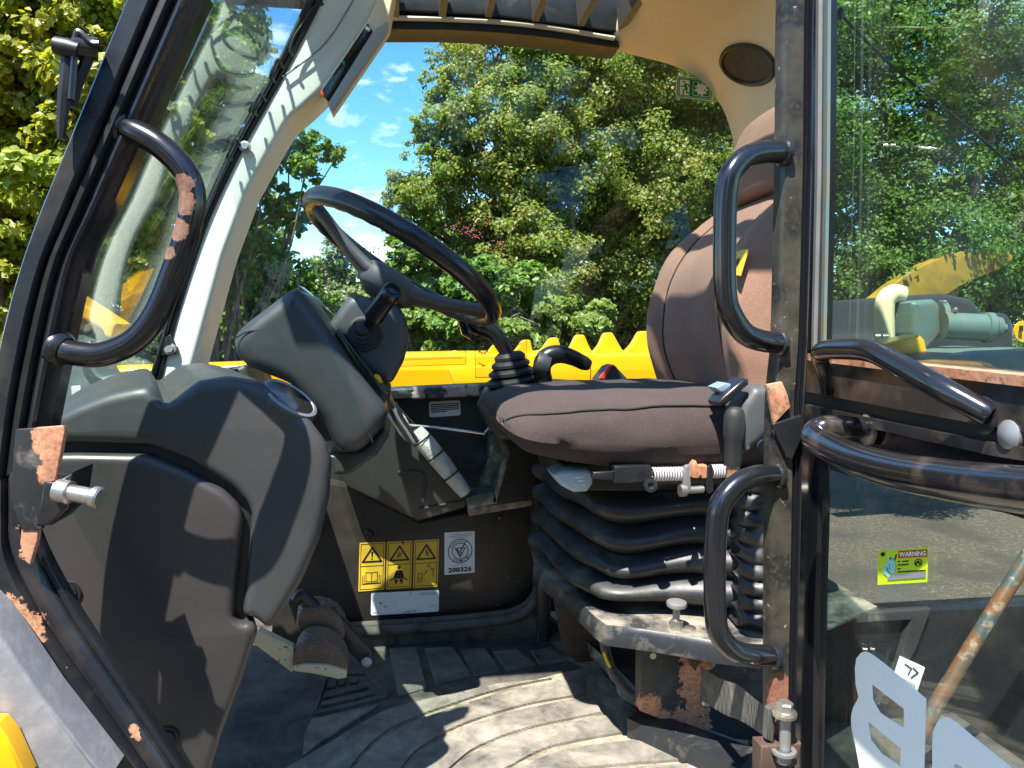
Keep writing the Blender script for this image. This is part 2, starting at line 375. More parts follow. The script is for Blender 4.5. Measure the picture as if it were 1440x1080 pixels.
B().ribbon(LL, RR, [(.655, .016), (.67, .011), (.72, .009), (.80, .008), (.86, .010), (.90, .024), (1.0, .03)], back=.025).obj('post_flange', M['paint'], cab)
Ls = [(-32, 700, YN), (-26, 800, YN), (-2, 862, YN), (50, 945, YN), (130, 1052, YN), (200, 1145, YN)]
Rs = [(46, 640, YN), (44, 700, YN), (46, 752, YN), (100, 858, YN), (172, 965, YN), (285, 1135, YN)]
B().ribbon(Ls, Rs, [(0, .016), (.04, .004), (.10, 0), (.42, 0), (.46, .006), (.49, .012)], back=.010).obj('door_sill', M['paint_post'], cab)
B().ribbon(Ls, Rs, [(.485, .014), (.52, .005), (.58, .002), (.76, .002), (.80, .006), (.83, .012)], back=.010).obj('door_sill', M['paint_post'], cab)
B().ribbon(Ls, Rs, [(.825, .016), (.86, .012), (.92, .013), (.955, .018)], back=.010).obj('sill_edge', M['paint'], cab)

# near rear post (door hangs on it)
Lp = [(1105, -25, .90), (1103, 60, .90), (1102, 200, .90), (1096, 470, .90), (1088, 560, .90), (1086, 700, .90), (1085, 900, .90), (1084, 1110, .90)]
Rp = [(1152, -25, .90), (1150, 60, .90), (1148, 250, .90), (1142, 470, .90), (1136, 600, .90), (1132, 760, .90), (1128, 900, .90), (1122, 1110, .90)]
bp_spots = [(P(1096, 985, .9), .024), (P(1098, 960, .9), .014), (P(1094, 1010, .9), .02), (P(1078, 1045, .9), .02), (P(1124, 545, .9), .004)]
M['paint_rear_post'] = mat('dusty_rear_post_paint', (.016, .016, .016), .38, var=[((.085, .075, .055), 16, .42, .70), ((.05, .04, .028), 130, .5, .62)], spots=bp_spots, spotcol=(.2, .085, .05), chips=((.26, .23, .18), 95, .665), bump=(260, .08, .001))
B().ribbon(Lp, Rp, [(0, .010), (.02, .004), (.06, 0), (.10, 0), (.58, 0), (.64, .004), (.68, .012)], back=.012).obj('rear_post', M['paint_rear_post'], cab)
B().ribbon(Lp, Rp, [(.675, .014), (.70, .007), (.76, .004), (.80, .007), (.82, .016), (.86, .008), (.93, .005), (1.0, .012)], back=.012).obj('post_channel', M['paint_clean'], cab)

# grab handles
hs_spot = [(P(256, 258, .852), .011), (P(258, 285, .852), .013), (P(248, 322, .852), .013), (P(236, 355, .852), .009)]
M['paint_grab'] = mat('worn_grab_paint', (.009, .009, .011), .22, spots=hs_spot, spotcol=(.17, .085, .052), chips=((.4, .3, .25), 80, .77), coat=.35)
b = B().tube([P(x, y, Y) for x, y, Y in [(165, 178, .885), (190, 186, .875), (225, 205, .868), (258, 238, .865), (271, 275, .865), (264, 325, .865), (244, 382, .865), (220, 440, .865), (190, 478, .867), (145, 498, .872), (105, 497, .878), (78, 489, .885)]], .0138, 16, 6)
gh = b.obj('grab_handle', M['paint_grab'], cab, label='bent black grab handle on the front post with a worn coppery stretch')
B().lathe([(.021, 0), (.021, .006), (.016, .012)], P(172, 181, .885), P(190, 187, .875)-P(172, 181, .885)).obj('weld_collar', M['paint'], gh)
B().lathe([(.021, 0), (.021, .006), (.016, .012)], P(80, 490, .885), P(100, 497, .88)-P(80, 490, .885)).obj('weld_collar', M['paint'], gh)
gh = B().tube([P(x, y, Y) for x, y, Y in [(1104, 214, .905), (1075, 214, .892), (1048, 222, .885), (1028, 244, .88), (1021, 275, .88), (1019, 340, .88), (1020, 410, .88), (1027, 440, .88), (1046, 468, .885), (1070, 479, .89), (1098, 482, .905)]], .0142, 18, 6).obj('grab_handle', M['paint_clean'], cab, label='upper black tube grab handle on the rear post beside the seat back')
B().lathe([(.018, 0), (.018, .006), (.0145, .010)], P(1106, 215, .905), Vector((-1, -.1, 0))).obj('weld_collar', M['paint'], gh)
B().lathe([(.018, 0), (.018, .006), (.0145, .010)], P(1100, 482, .905), Vector((-1, -.1, 0))).obj('weld_collar', M['paint'], gh)
gh = B().tube([P(x, y, Y) for x, y, Y in [(1094, 669, .905), (1066, 669, .892), (1038, 680, .885), (1014, 708, .88), (1007, 745, .88), (1005, 800, .88), (1006, 862, .88), (1012, 892, .88), (1032, 914, .885), (1058, 921, .89), (1088, 922, .905)]], .0142, 18, 6).obj('grab_handle', M['paint_clean'], cab, label='lower black tube grab handle on the rear post over the bellows')
B().lathe([(.018, 0), (.018, .006), (.0145, .010)], P(1097, 669, .905), Vector((-1, -.1, 0))).obj('weld_collar', M['paint'], gh)
B().lathe([(.018, 0), (.018, .006), (.0145, .010)], P(1091, 922, .905), Vector((-1, -.1, 0))).obj('weld_collar', M['paint'], gh)

# latch bracket on the near front post
M['bracket'] = mat('half_bare_bracket', (.02, .02, .022), .45, spots=[(P(72, 612, .85), .018), (P(80, 640, .85), .018), (P(70, 665, .85), .012), (P(62, 628, .85), .012)], spotcol=(.44, .20, .11), dust=((.2, .18, .16), 25, .55, .8))
br = B().extr([(22, 604), (88, 599), (91, 604), (78, 676), (64, 680), (60, 700), (58, 745), (30, 745), (14, 700)], .848, .856, .001).obj('latch_plate', M['bracket'], cab, label='striker plate on the front post, half its paint gone')
B().extr([(60, 676), (78, 678), (102, 664), (95, 715), (70, 740), (50, 740)], .846, .90, .004).obj('latch_box', M['paint'], br)
pin0 = P(84, 690, .845); pax = (P(137, 700, .835) - pin0).normalized()
B().lathe([(.0, -.004), (.0125, -.002), (.0125, .012), (.009, .013), (.009, .036), (.0075, .037), (.0075, .038), (.0118, .039), (.0118, .045), (.010, .047)], pin0, pax, 20).obj('striker_pin', M['zinc'], br)
B().extr([(42, 735), (54, 742), (52, 760), (42, 795), (36, 790), (28, 765), (30, 745)], .850, .858, .001).obj('bracket_tab', M['rust'], cab)

# bent gusset by the seat
g = B().extr([(1078, 541), (1100, 537), (1108, 556), (1112, 572), (1089, 596), (1082, 560)], .893, .899, .001).obj('gusset', M['rust'], cab, label='bare coppery gusset on the rear post')
B().extr([(1086, 596), (1128, 584), (1134, 602), (1114, 648), (1106, 642)], .892, .90, .002).obj('gusset_plate', M['paint'], g)

# ---- far side: floor pan, walls, window sill
B().box((.1, 1.40, .90), (2.0, 1.15, .06)).obj('floor_pan', M['matdark'], cab)
B().extr([(380, 540), (545, 549), (700, 542), (1130, 536), (1130, 860), (380, 860)], 1.845, 1.87, .003).obj('side_wall', M['wallup'], cab)
sillm = mat('flaking_sill_paint', (.018, .02, .022), .42, spots=[(P(590, 552, 1.81), .02), (P(640, 549, 1.81), .03), (P(665, 548, 1.81), .02)], spotcol=(.34, .28, .25), dust=((.22, .22, .21), 20, .5, .75))
B().extr([(400, 552), (545, 547), (700, 540), (1130, 532), (1130, 550), (700, 556), (545, 564), (400, 572)], 1.80, 1.875, .006).obj('window_sill', sillm, cab)
wl = B().extr([(395, 650), (448, 676), (488, 684), (590, 735), (765, 698), (775, 760), (775, 905), (380, 925)], 1.79, 1.84, .004).obj('kick_panel', M['wall'], cab, label='stained brown-black steel panel carrying the stickers')
for x, y in ((519, 750), ): B().lathe([(.0105, 0), (.0105, .004), (.007, .008), (0.001, .0085)], P(x, y, 1.79), (0, -1, 0), 16).obj('grommet', M['seal'], wl)
for x, y in ((703, 727), (701, 852), (730, 846), (715, 812), (728, 818)): B().lathe([(.0065 if y != 812 and y != 818 else .002, 0), (.005 if y != 812 and y != 818 else .0015, .003), (.001, .004)], P(x, y, 1.79), (0, -1, 0), 12).obj('rivet', M['steel'] if y in (812, 818) else M['paint'], wl)
# cut-out in the panel edge near the pedals
B().extr(cr([(392, 690), (440, 690), (452, 720), (448, 760), (425, 790), (392, 800)], 4, True), 1.784, 1.791, .001).obj('cut_edge', M['rustdark'], wl)
B().extr(cr([(385, 690), (428, 692), (438, 722), (434, 750), (415, 776), (388, 782)], 4, True), 1.778, 1.785, .001).obj('cut_opening', M['ink'], wl)
B().extr([(700, 625), (716, 612), (790, 640), (790, 698), (655, 716), (690, 708)], 1.76, 1.80, .004).obj('corner_panel', M['plastic_panel'], cab)
B().extr([(752, 690), (768, 690), (772, 930), (758, 930)], 1.72, 1.84, .006).obj('corner_pillar', M['plastic_panel'], cab)
# bare metal flange strip along the top of the kick panel
B().extr([(656, 714), (762, 694), (764, 704), (745, 712), (660, 726)], 1.772, 1.789, .002).obj('bare_flange', mat('bare_flange_steel', (.2, .16, .13), .6, var=((.42, .36, .30), 40, .4, .6)), cab)

# ---- far front pillar with overhead console
bg = [(455, -30), (545, -30), (528, 10), (517, 32), (486, 78), (455, 122), (432, 144), (404, 168), (386, 198), (347, 268), (313, 360), (262, 545), (218, 545), (250, 430), (293, 305), (340, 205), (397, 104)]
fp = B().extr(bg, 1.64, 1.775, .010, steps=4).obj('windscreen_pillar', M['beige'], cab, label='pale beige windscreen pillar on the far side, sunlit')
B().extr([(517, 27), (540, -20), (556, -20), (548, 26), (538, 42), (464, 150), (452, 122)], 1.615, 1.70, .006).obj('overhead_box', M['tan'], fp)
B().extr([(526, 42), (546, 30), (546, 42), (468, 156), (461, 145)], 1.608, 1.625, .003).obj('box_lip', M['greytrim'], fp)
B().extr([(517, 32), (524, 44), (462, 143), (451, 130)], 1.612, 1.62, .001).obj('warning_display', M['smoke'], fp)
for (a, c) in (((515, 36, 521, 42), 'exitwhite'), ((482, 84, 486, 90), 'green'), ((467, 106, 470, 112), 'green'), ((452, 126, 457, 134), 'red')):
    x0, y0, x1, y1 = a; B().extr([(x0, y0), (x1, y0+4), (x1-2, y1+2), (x0-2, y1-2)], 1.609, 1.613, .0005).obj('display_symbol', M[c], fp)
B().tube([P(x, y, 1.630) for x, y in [(398, 108), (420, 92), (446, 72), (466, 50), (482, 25), (500, -5)]], .0022, 8).obj('trim_joint', M['inkgrey'], fp)
# windscreen rubber and clips
SL = [(433, -25, 1.625), (428, 0, 1.625), (378, 108, 1.625), (326, 207, 1.625), (281, 310, 1.625), (240, 430, 1.625), (202, 550, 1.625)]
SR = [(462, -25, 1.635), (455, 0, 1.635), (399, 107, 1.635), (342, 207, 1.635), (294, 307, 1.635), (256, 425, 1.635), (224, 548, 1.635)]
B().ribbon(SL, SR, [(0, .012), (.05, .003), (.2, 0), (.45, .002), (.55, .008), (.62, .002), (.9, .002), (1, .012)], back=.02).obj('windscreen_rubber', M['seal'], cab)
for x, y in ((386, 92), (361, 140), (325, 203)):
    p = P(x, y, 1.60); B().tube([p + Vector((.012, .03, .006)), p + Vector((.006, 0, .012)), p, p + Vector((-.008, 0, -.022)), p + Vector((-.004, .02, -.026))], .0035, 8).obj('glass_clip', M['seal'], cab)
for x, y in ((345, 207), (240, 491)):
    t = B().lathe([(.012, 0), (.012, .004), (.007, .005), (.007, .010), (.003, .010)], P(x, y, 1.632), (0, -1, .1), 16).obj('pillar_bolt', M['steel'], cab)
B().extr([(232, 474), (240, 470), (241, 484), (248, 488), (248, 498), (238, 500), (226, 500)], 1.628, 1.64, .002).obj('clip_tab', M['seal'], cab)
B().tube([P(x, y, 1.615) for x, y in [(455, 5), (440, 12), (432, 25), (415, 50), (408, 70), (412, 78)]], .003, 8).obj('washer_pipe', M['seal'], cab)

# windscreen glass, curved sheet between the posts
GL = [(275, -25, .905), (262, 20, .905), (200, 150, .905), (140, 285, .905), (100, 370, .905), (66, 520, .905), (40, 640, .905)]
GR = [(448, -25, 1.63), (440, 0, 1.63), (388, 107, 1.63), (334, 207, 1.63), (287, 310, 1.63), (246, 430, 1.63), (210, 550, 1.63)]
a = [P(*p) for p in resample(cr(GL, 6), 24)]; c = [P(*p) for p in resample(cr(GR, 6), 24)]
b = B(); rings = []
for p, q in zip(a, c):
    row = [p.lerp(q, k/10) + Vector((-.05*math.sin(math.pi*k/10), 0, 0)) for k in range(11)]
    rings.append(row + [v + Vector((-.005, 0, 0)) for v in row[::-1]])
b.loft(rings).obj('windscreen', M['glass_front'], cab)

# side window glass, rubber and lower frame
B().extr([(150, 560), (300, 330), (470, 60), (540, 25), (700, 25), (870, 40), (985, 75), (1050, 110), (1090, 215), (1130, 400), (1130, 548)], 1.858, 1.863, .001).obj('side_window', M['glass_far'], cab)
B().tube([P(x, y, 1.845) for x, y in [(540, 38), (620, 37), (700, 40), (780, 47), (860, 60), (910, 71), (965, 86), (1008, 105), (1032, 134), (1046, 172), (1056, 212), (1066, 260)]], .0085, 8).obj('window_rubber', M['seal'], cab)

# ---- roof: header, trim, bars, glass, headlining
hd = [(520, -15), (560, 12), (700, 20), (868, 42), (872, 66), (860, 66), (780, 53), (700, 45), (620, 41), (530, 41)]
B().extr(hd, 1.80, 1.88, .005).obj('roof_header', M['seal'], cab)
B().tube([P(x, y, 1.795) for x, y in [(530, 25), (620, 27), (700, 31), (780, 40), (864, 54)]], .006, 8, flat=1).obj('header_trim', M['tan'], cab)
zb = P(687, 6, 1.77).z
B().extr([(520, -25), (884, -10), (868, 44), (700, 22), (560, 14), (520, 14)], 1.785, 1.80, .003).obj('roof_frame', M['wallup'], cab)
for x in (556, 622, 687, 753, 817, 874):
    p = P(x, 8 + max(0, (x-690))*.1, 1.775)
    q = Vector((p.x, .95, p.z + .03))
    bb = B(); w_, h_ = .008, .03
    bb.loft([[r + Vector((sx*w_*(1 if sz < 0 else 1.6), 0, sz*h_)) for sx, sz in ((-1, -1), (1, -1), (1, 1), (-1, 1))] for r in (p + Vector((0, 0, .004)), q + Vector((0, 0, .004)))])
    bb.obj('roof_bar', M['barpaint'], cab)
zr = zb + .075
xl, xr = P(545, 10, 1.775).x - .03, P(876, 10, 1.775).x + .10
B().box(((xl+xr)/2, 1.38, zr), (xr-xl+.06, .90, .006)).obj('roof_glass', M['glass_roof'], cab)
B().box((xl-.115, 1.42, zr+.01), (.17, 1.04, .05)).obj('roof_panel', M['tan'], cab)
B().box((xl-.33, 1.38, zr), (.256, .90, .006)).obj('roof_glass', M['glass_roof'], cab)
B().box((xr+.11, 1.42, zr+.01), (.18, 1.04, .05)).obj('roof_panel', M['tan'], cab)
B().box(((xl+xr)/2+.02, .885, zr), (1.45, .09, .07)).obj('roof_rail', M['paint'], cab)
B().box(((xl+xr)/2+.02, 1.90, zr), (1.45, .12, .07)).obj('roof_rail', M['paint'], cab)

h1 = [(870, 10), (864, 30), (862, 52), (885, 63), (925, 73), (962, 84), (992, 100), (1014, 122), (1032, 152), (1044, 190), (1052, 235)]
h2 = [(886, -6), (890, 0), (905, 12), (930, 24), (968, 34), (1000, 44), (1030, 70), (1050, 110), (1060, 150), (1068, 190), (1074, 235)]
h3 = [(905, -40), (930, -40), (965, -40), (1010, -40), (1050, -40), (1090, -30), (1104, 20), (1104, 80), (1104, 130), (1104, 180), (1104, 235)]
r1 = [P(x, y, 1.80) for x, y in resample(cr(h1, 5), 40)]; r2 = [P(x, y, 1.66) for x, y in resample(cr(h2, 5), 40)]; r3 = [P(x, y, 1.42) for x, y in resample(cr(h3, 5), 40)]
rings = []
for i in range(40):
    c = cr([tuple(r1[i] + Vector((0, .05, .0))), tuple(r1[i]), tuple(r2[i]), tuple(r3[i])], 6)
    vv = [Vector(q) for q in c]; rings.append(vv + [v + Vector((.006, .02, .012)) for v in vv[::-1]])
hl = B().loft(rings).obj('headlining', M['tan'], cab, label='tan moulded headlining corner above the seat')
def on_lining(x, y):
    q, _ = hit(hl, x, y); q = q if q is not None else P(x, y, 1.5)
    return CAM + (q - CAM)*.9965
el = lambda a, k: (1052 + k*(38*math.cos(a)*.966 - 26*math.sin(a)*.26), 91 + k*(38*math.cos(a)*.26 + 26*math.sin(a)*.966))
ring_ = [on_lining(*el(2*math.pi*k/40, 1)) for k in range(40)]
s = B().tube(ring_, .0062, 8, closed=True, raw=True).obj('speaker_ring', M['seal'], hl)
rr_ = [[on_lining(*el(2*math.pi*k/40, q)) + Vector((0, 0, -.004*(1-q))) for k in range(40)] for q in (.97, .7, .4, .08)]
B().loft([[p + Vector((0, .012, .012)) for p in rr_[0]]] + rr_).obj('speaker_grille', M['speaker'], s)
B().lathe([(.006, 0), (.005, .004), (.002, .004)], P(1083, 178, 1.46), (-.3, -1, 0), 12).obj('headlining_screw', M['seal'], hl)
B().extr([(1092, 150), (1110, 140), (1110, 200), (1090, 196)], 1.40, 1.5, .004).obj('dark_gap_block', M['seal'], cab)  # black block modelling the darkness of the gap beside the post
# rear far post behind the seat
B().extr([(1052, 215), (1130, 215), (1130, 540), (1085, 540)], 1.70, 1.85, .01).obj('far_rear_post', M['tan'], cab)

# fender strip and yellow wing in the lower left corner
B().extr([(-40, 850), (-18, 872), (6, 905), (60, 985), (150, 1100), (-40, 1100)], .80, .85, .005).obj('running_strip', M['greyplate'], cab, label='scuffed grey edge strip below the slanted sill')
B().extr([(-40, 1020), (-5, 1020), (10, 1038), (36, 1095), (-40, 1095)], .775, .798, .004).obj('yellow_wing', M['yellow'], cab)

# ------------------------------------------------------------------ floor mat
ZF = -.752
mt = thing('floor_mat', 'dusty black ribbed rubber mat covering the cab floor', 'floor mat', F(650, 1000, ZF))
b = B(); pl = [F(x, y, ZF) for x, y in [(330, 890), (480, 893), (690, 882), (760, 872), (790, 886), (832, 925), (884, 990)]] + [Vector((.52, 1.19, CAMZ+ZF)), Vector((.62, .88, CAMZ+ZF)), Vector((-.62, .88, CAMZ+ZF)), Vector((-.62, 1.5, CAMZ+ZF))]
b.plate(pl, (0, 0, -1), .012).obj('mat_base', M['matgroove'], mt)
B().plate([F(x, y, ZF + .0012) for x, y in [(300, 888), (480, 894), (690, 883), (750, 876), (800, 930), (818, 938), (620, 990), (530, 1020), (470, 1060), (455, 1095), (200, 1095)]], (0, 0, -1), .0011).obj('plain_area', M['matdark'], mt)
def zpx(L): return [(290 + x/1.8947, 840 + y/1.8947) for x, y in L]
def pad(poly, m='mat', nm='mat_rib', h=.004, sm=0):
    pp = zpx(poly); pp = cr(pp, sm, True) if sm else pp
    lo = [F(x, y, ZF + .0005) for x, y in pp]; c = sum(lo, Vector())/len(lo)
    hi = [p + Vector((0, 0, h)) for p in lo]; top = [c + (p - c)*.985 + Vector((0, 0, h*1.25)) for p in lo]
    return B().loft([lo, hi, top]).obj(nm, M[m], mt, smooth=25)
for q in ([(488, 142), (558, 136), (588, 245), (512, 268)], [(582, 141), (656, 136), (708, 214), (612, 237)], [(680, 143), (742, 139), (782, 199), (712, 214)], [(765, 148), (828, 143), (877, 184), (802, 199)], [(865, 146), (915, 138), (962, 170), (890, 183)]): pad(q, 'mattop')
arcs = [[(262, 425), (330, 385), (420, 330), (500, 292), (700, 246), (985, 184)], [(392, 455), (440, 398), (520, 345), (640, 300), (800, 250), (1003, 212)], [(528, 455), (572, 410), (680, 350), (850, 296), (1036, 264)],
        [(662, 455), (722, 410), (850, 360), (1072, 313)], [(820, 455), (905, 412), (1000, 390), (1125, 368)], [(985, 470), (1130, 450), (1320, 433)]]
arcs = [resample(cr(a, 8), 26) for a in arcs]
ext = lambda a, k: [(a[0][0] - (a[1][0]-a[0][0])*k, a[0][1] + (a[0][1]-a[1][1])*k)] + a
for i in range(4):
    A_, B_ = np.array(ext(arcs[i], 7)), np.array(ext(arcs[i+1], 9))
    n = min(len(A_), len(B_)); ins = 7
    up = A_ + np.array([2, 5]); dn = B_ - np.array([3, 6]); dn = dn[:-1] if i else dn
    if i == 0: up = up[:20]; dn = dn[:24]
    pad([tuple(p) for p in up] + [tuple(p) for p in dn[::-1]])
pad([(1138, 384), (1318, 426), (1322, 434), (1130, 446), (980, 462), (870, 480), (780, 500), (830, 462), (910, 424), (1010, 402)])
pad([(1300, 448), (1330, 452), (1330, 500), (940, 500), (1000, 476), (1140, 458)])
# embossed wedge on the left of the mat
for q in ([(284, 318), (320, 212), (326, 212), (292, 312)], [(288, 319), (286, 312), (470, 268), (485, 266), (484, 272)], [(320, 211), (322, 205), (425, 203), (424, 210)], [(420, 204), (428, 204), (486, 264), (478, 268)],
          [(318, 250), (326, 226), (350, 224), (344, 246)], [(310, 275), (316, 258), (420, 236), (430, 246)], [(306, 296), (309, 284), (440, 256), (450, 262), (400, 276)], [(352, 240), (356, 222), (372, 221), (368, 238)], [(384, 234), (386, 220), (404, 219), (402, 232)]):
    pad(q, 'matdark', 'mat_emboss', .005)
pad([(262, 370), (280, 330), (460, 290), (380, 340), (300, 392), (258, 428)], 'mat')
# raised outer edge against the seat box, and rolled edge along the far wall
e0 = [F(x, y, ZF) for x, y in [(758, 868), (790, 887), (832, 926), (862, 958), (886, 990)]] + [F(1045, 1062, ZF)]
e1 = [P(x, y, Y) for x, y, Y in [(752, 850, 1.77), (800, 884, 1.66), (836, 912, 1.56), (872, 948, 1.45), (905, 985, 1.37)]] + [P(1060, 1050, 1.22)]
a = [Vector(q) for q in cr([tuple(p) for p in e0], 6)]; c = [Vector(q) for q in cr([tuple(p) for p in e1], 6)]
rings = []
for i, (p, q) in enumerate(zip(a, c)):
    wv = .008*math.sin(i*1.3); m_ = p.lerp(q, .55) + Vector((-.01 + wv, 0, .012 + wv)); r_ = [p, p.lerp(m_, .5) + Vector((0, 0, -.004)), m_, q, q + Vector((.03, .01, -.03))]
    rings.append(r_ + [v + Vector((.006, .006, -.006)) for v in r_[::-1]])
B().loft(rings).obj('mat_upturn', mat('dusty_mat_edge', (.03, .03, .03), .55, dust=((.30, .29, .24), 9, .40, .62)), mt)
for dy, r_, o in ((0, .012, 0), (-9, .010, .018)):
    B().tube([P(x, y + dy, Y + o) for x, y, Y in [(440, 893, 1.745), (485, 890, 1.745), (580, 884, 1.745), (690, 874, 1.745), (728, 866, 1.745), (750, 848, 1.745), (759, 815, 1.755), (762, 760, 1.765)]], r_, 10).obj('mat_rolled_edge', M['matdark'], mt)
B().extr([(440, 888), (690, 872), (735, 864), (757, 835), (775, 835), (775, 905), (440, 912)], 1.752, 1.775, .004).obj('mat_wall_lip', M['matdark'], mt)
# steel lip at the seat box
lp = [F(882, 1010, -.715), F(905, 996, -.715), F(1062, 1052, -.715), F(1040, 1082, -.715)]
B().plate(lp, (0, 0, -1), .05).obj('seat_box_lip', M['skirt'], cab)
# ================================================================== CAB CONTENTS
# ------------------------------------------------------------------ front console
con = thing('front_console', 'large moulded black plastic console housing left of the pedals', 'console', P(250, 1100, 1.2))
up = [(20, 618), (60, 592), (100, 572), (150, 553), (198, 543), (210, 545), (219, 556), (226, 568), (234, 568), (250, 556), (276, 537), (320, 531), (368, 539), (396, 566), (434, 592), (456, 622), (465, 650), (462, 700), (448, 762), (424, 818), (392, 872), (382, 886), (372, 886), (356, 872), (338, 868), (346, 800), (352, 725), (345, 708), (322, 684), (262, 648), (206, 627), (100, 624), (20, 628)]
B().extr(up, 1.0, 1.50, .015, dx=-.16, steps=6).obj('upper_cover', M['plastic'], con)
B().extr([(20, 600), (210, 600), (335, 660), (366, 720), (350, 870), (340, 900), (200, 900), (20, 800)], 1.022, 1.40, .004, dx=-.1).obj('gap_backing', M['ink'], con)
lowp = [(20, 641), (100, 638), (205, 640), (256, 660), (314, 692), (334, 712), (340, 730), (333, 800), (326, 872), (340, 880), (352, 876), (361, 888), (338, 962), (312, 1030), (288, 1110), (200, 1130), (60, 900), (20, 860)]
B().extr(lowp, 1.0, 1.40, .012, dx=-.12, steps=5).obj('lower_panel', M['plastic_panel'], con)
for x, y in ((98, 833), (236, 1036)):
    r_ = B().lathe([(.0145, .003), (.0135, -.001), (.0100, -.0005), (.0095, .006)], P(x, y, 1.0), (0, -1, 0), 24).obj('bolt_recess', M['seal'], con)
    B().lathe([(.0085, -.001), (.0085, .002), (.0065, .0045), (.001, .005)], P(x, y, .999), (0, -1, 0), 18).obj('panel_bolt', M['paint'], r_)
# round gauge lens on its tapered boss
gc = P(407, 562, 1.035); gv = (CAM - gc).normalized(); gu = Vector((.57, 0, .82)); gu = (gu - gv*gu.dot(gv)).normalized(); gn = gv*.40 + gu*.917
B().lathe([(.030, -.12), (.042, -.02), (.0425, 0), (.040, .003)], gc, gn, 32).obj('gauge_boss', M['plastic'], con)
ri = B().lathe([(.040, .0), (.040, .004), (.0355, .005), (.034, .003)], gc, gn, 36).obj('gauge_ring', M['steel'], con)
B().lathe([(.0345, .002), (.0345, .0035), (.001, .004)], gc, gn, 32).obj('gauge_lens', M['smoke'], ri)
B().tube([P(x, y, 1.30) for x, y in [(140, 551), (155, 545), (180, 541), (200, 543)]], .007, 10).obj('reflection_tube', M['greytrim'], con)  # pale tube imitating a white reflection behind the console
# dash top behind the console
B().extr([(225, 530), (330, 518), (345, 512), (362, 560), (240, 560)], 1.45, 1.66, .008).obj('dash_top', M['plastic'], con)
B().extr([(262, 526), (318, 514), (330, 516), (300, 528)], 1.43, 1.45, .003).obj('dash_trim', M['greytrim'], con)

# ------------------------------------------------------------------ instrument pod
pod = thing('instrument_pod', 'grained black instrument binnacle tilted beside the steering column', 'binnacle', P(440, 640, 1.36))
po = [(325, 484), (328, 470), (340, 457), (408, 405), (416, 405), (428, 416), (446, 440), (500, 520), (541, 572), (545, 584), (540, 600), (512, 632), (500, 638), (478, 640), (468, 628), (452, 592), (405, 540), (345, 516), (330, 500)]
B().extr(po, 1.22, 1.50, .026, dx=.0, steps=7).obj('pod_shell', M['pod'], pod)
seam = [(327, 478), (350, 466), (380, 467), (412, 480), (445, 512), (476, 552), (500, 585), (520, 612), (524, 622)]
B().tube([P(x, y, 1.2215) for x, y in seam], .0012, 6).obj('pod_seam', M['ink'], pod)
B().extr([(418, 400), (432, 412), (462, 440), (470, 452), (452, 452), (432, 425), (420, 412)], 1.40, 1.50, .004).obj('dial_hood', M['smoke'], pod)
B().extr([(478, 636), (510, 632), (540, 602), (548, 612), (530, 640), (492, 668), (470, 668), (462, 640)], 1.27, 1.45, .008).obj('pod_base', M['plastic'], pod)
for k, (x, y) in enumerate(((519, 540), (527, 552))):
    B().lathe([(.010, 0), (.010, .02), (.008, .022), (.001, .022)], P(x, y, 1.30), ray(560, 520).cross(Vector((0, 1, 0))).normalized() * 0 + Vector((.8, -.4, .45)), 16).obj('rocker_switch', M['yellow' if k == 0 else 'plastic'], pod)
B().extr([(470, 470), (476, 462), (545, 556), (540, 570), (532, 566)], 1.26, 1.38, .003).obj('switch_strip', M['smoke'], pod)

# ------------------------------------------------------------------ steering column and stalk
colm = thing('steering_column', 'black plastic steering column shroud with a gear stalk', 'steering column', P(530, 600, 1.42))
cs = [(459, 458), (488, 418), (500, 413), (560, 428), (572, 450), (576, 478), (568, 508), (552, 538), (545, 540), (520, 524), (490, 500), (464, 472)]
B().extr(cs, 1.33, 1.47, .018, steps=6).obj('column_shroud', M['hub'], colm)
B().extr([(505, 520), (550, 545), (548, 560), (556, 575), (520, 590), (480, 540), (470, 500)], 1.36, 1.46, .01).obj('column_tube', M['plastic'], colm)
so_ = P(511, 466, 1.335); sa = (P(556, 403, 1.20) - so_).normalized()
B().lathe([(.036, -.006), (.036, .002), (.030, .004), (.030, .007), (.025, .008), (.025, .012), (.019, .013), (.019, .019), (.013, .020), (.012, .027), (.008, .03)], so_, (-.05, -.96, .22), 28).obj('stalk_boot', M['rubber'], colm)
st = B().lathe([(.008, 0), (.009, .04), (.015, .055), (.0175, .062), (.0175, .066), (.016, .068), (.016, .125), (.0145, .129), (.0145, .131), (.0165, .132), (.0165, .146), (.0135, .151), (.001, .152)], so_, sa, 24).obj('gear_stalk', M['wheel'], colm)
B().lathe([(.009, 0), (.0085, .003), (.001, .004)], so_ + sa*.151, sa, 18).obj('stalk_button', M['smoke'], st)

# ------------------------------------------------------------------ steering wheel
C0 = P(567, 367, 1.38); n_ = Vector((.51, .135, .83)).normalized()
u_ = (P(445, 298, 1.38) - C0); u_ = (u_ - n_*u_.dot(n_)).normalized(); v_ = n_.cross(u_)      # v_: away from / towards the camera
if v_.y > 0: v_ = -v_
RW = .190
sw = thing('steering_wheel', 'black steering wheel with three spokes tilted in front of the seat', 'steering wheel', C0 - n_*.05)
b = B(); rings = []
for i in range(72):
    a_ = 2*math.pi*i/72; d_ = u_*math.cos(a_) + v_*math.sin(a_); c_ = C0 + d_*RW
    scal = 1 + .0
    ring = []
    for k in range(14):
        q = 2*math.pi*k/14; rr = .0165 - (.0012*abs(math.sin(i*math.pi/2)) if math.sin(q) < -.5 else 0)
        ring.append(c_ + d_*rr*math.cos(q)*.92 + n_*rr*math.sin(q)*1.08)
    rings.append(ring)
b.loft(rings, loop=True).obj('rim', M['wheel'], sw, smooth=60)
hc = C0 - n_*.048
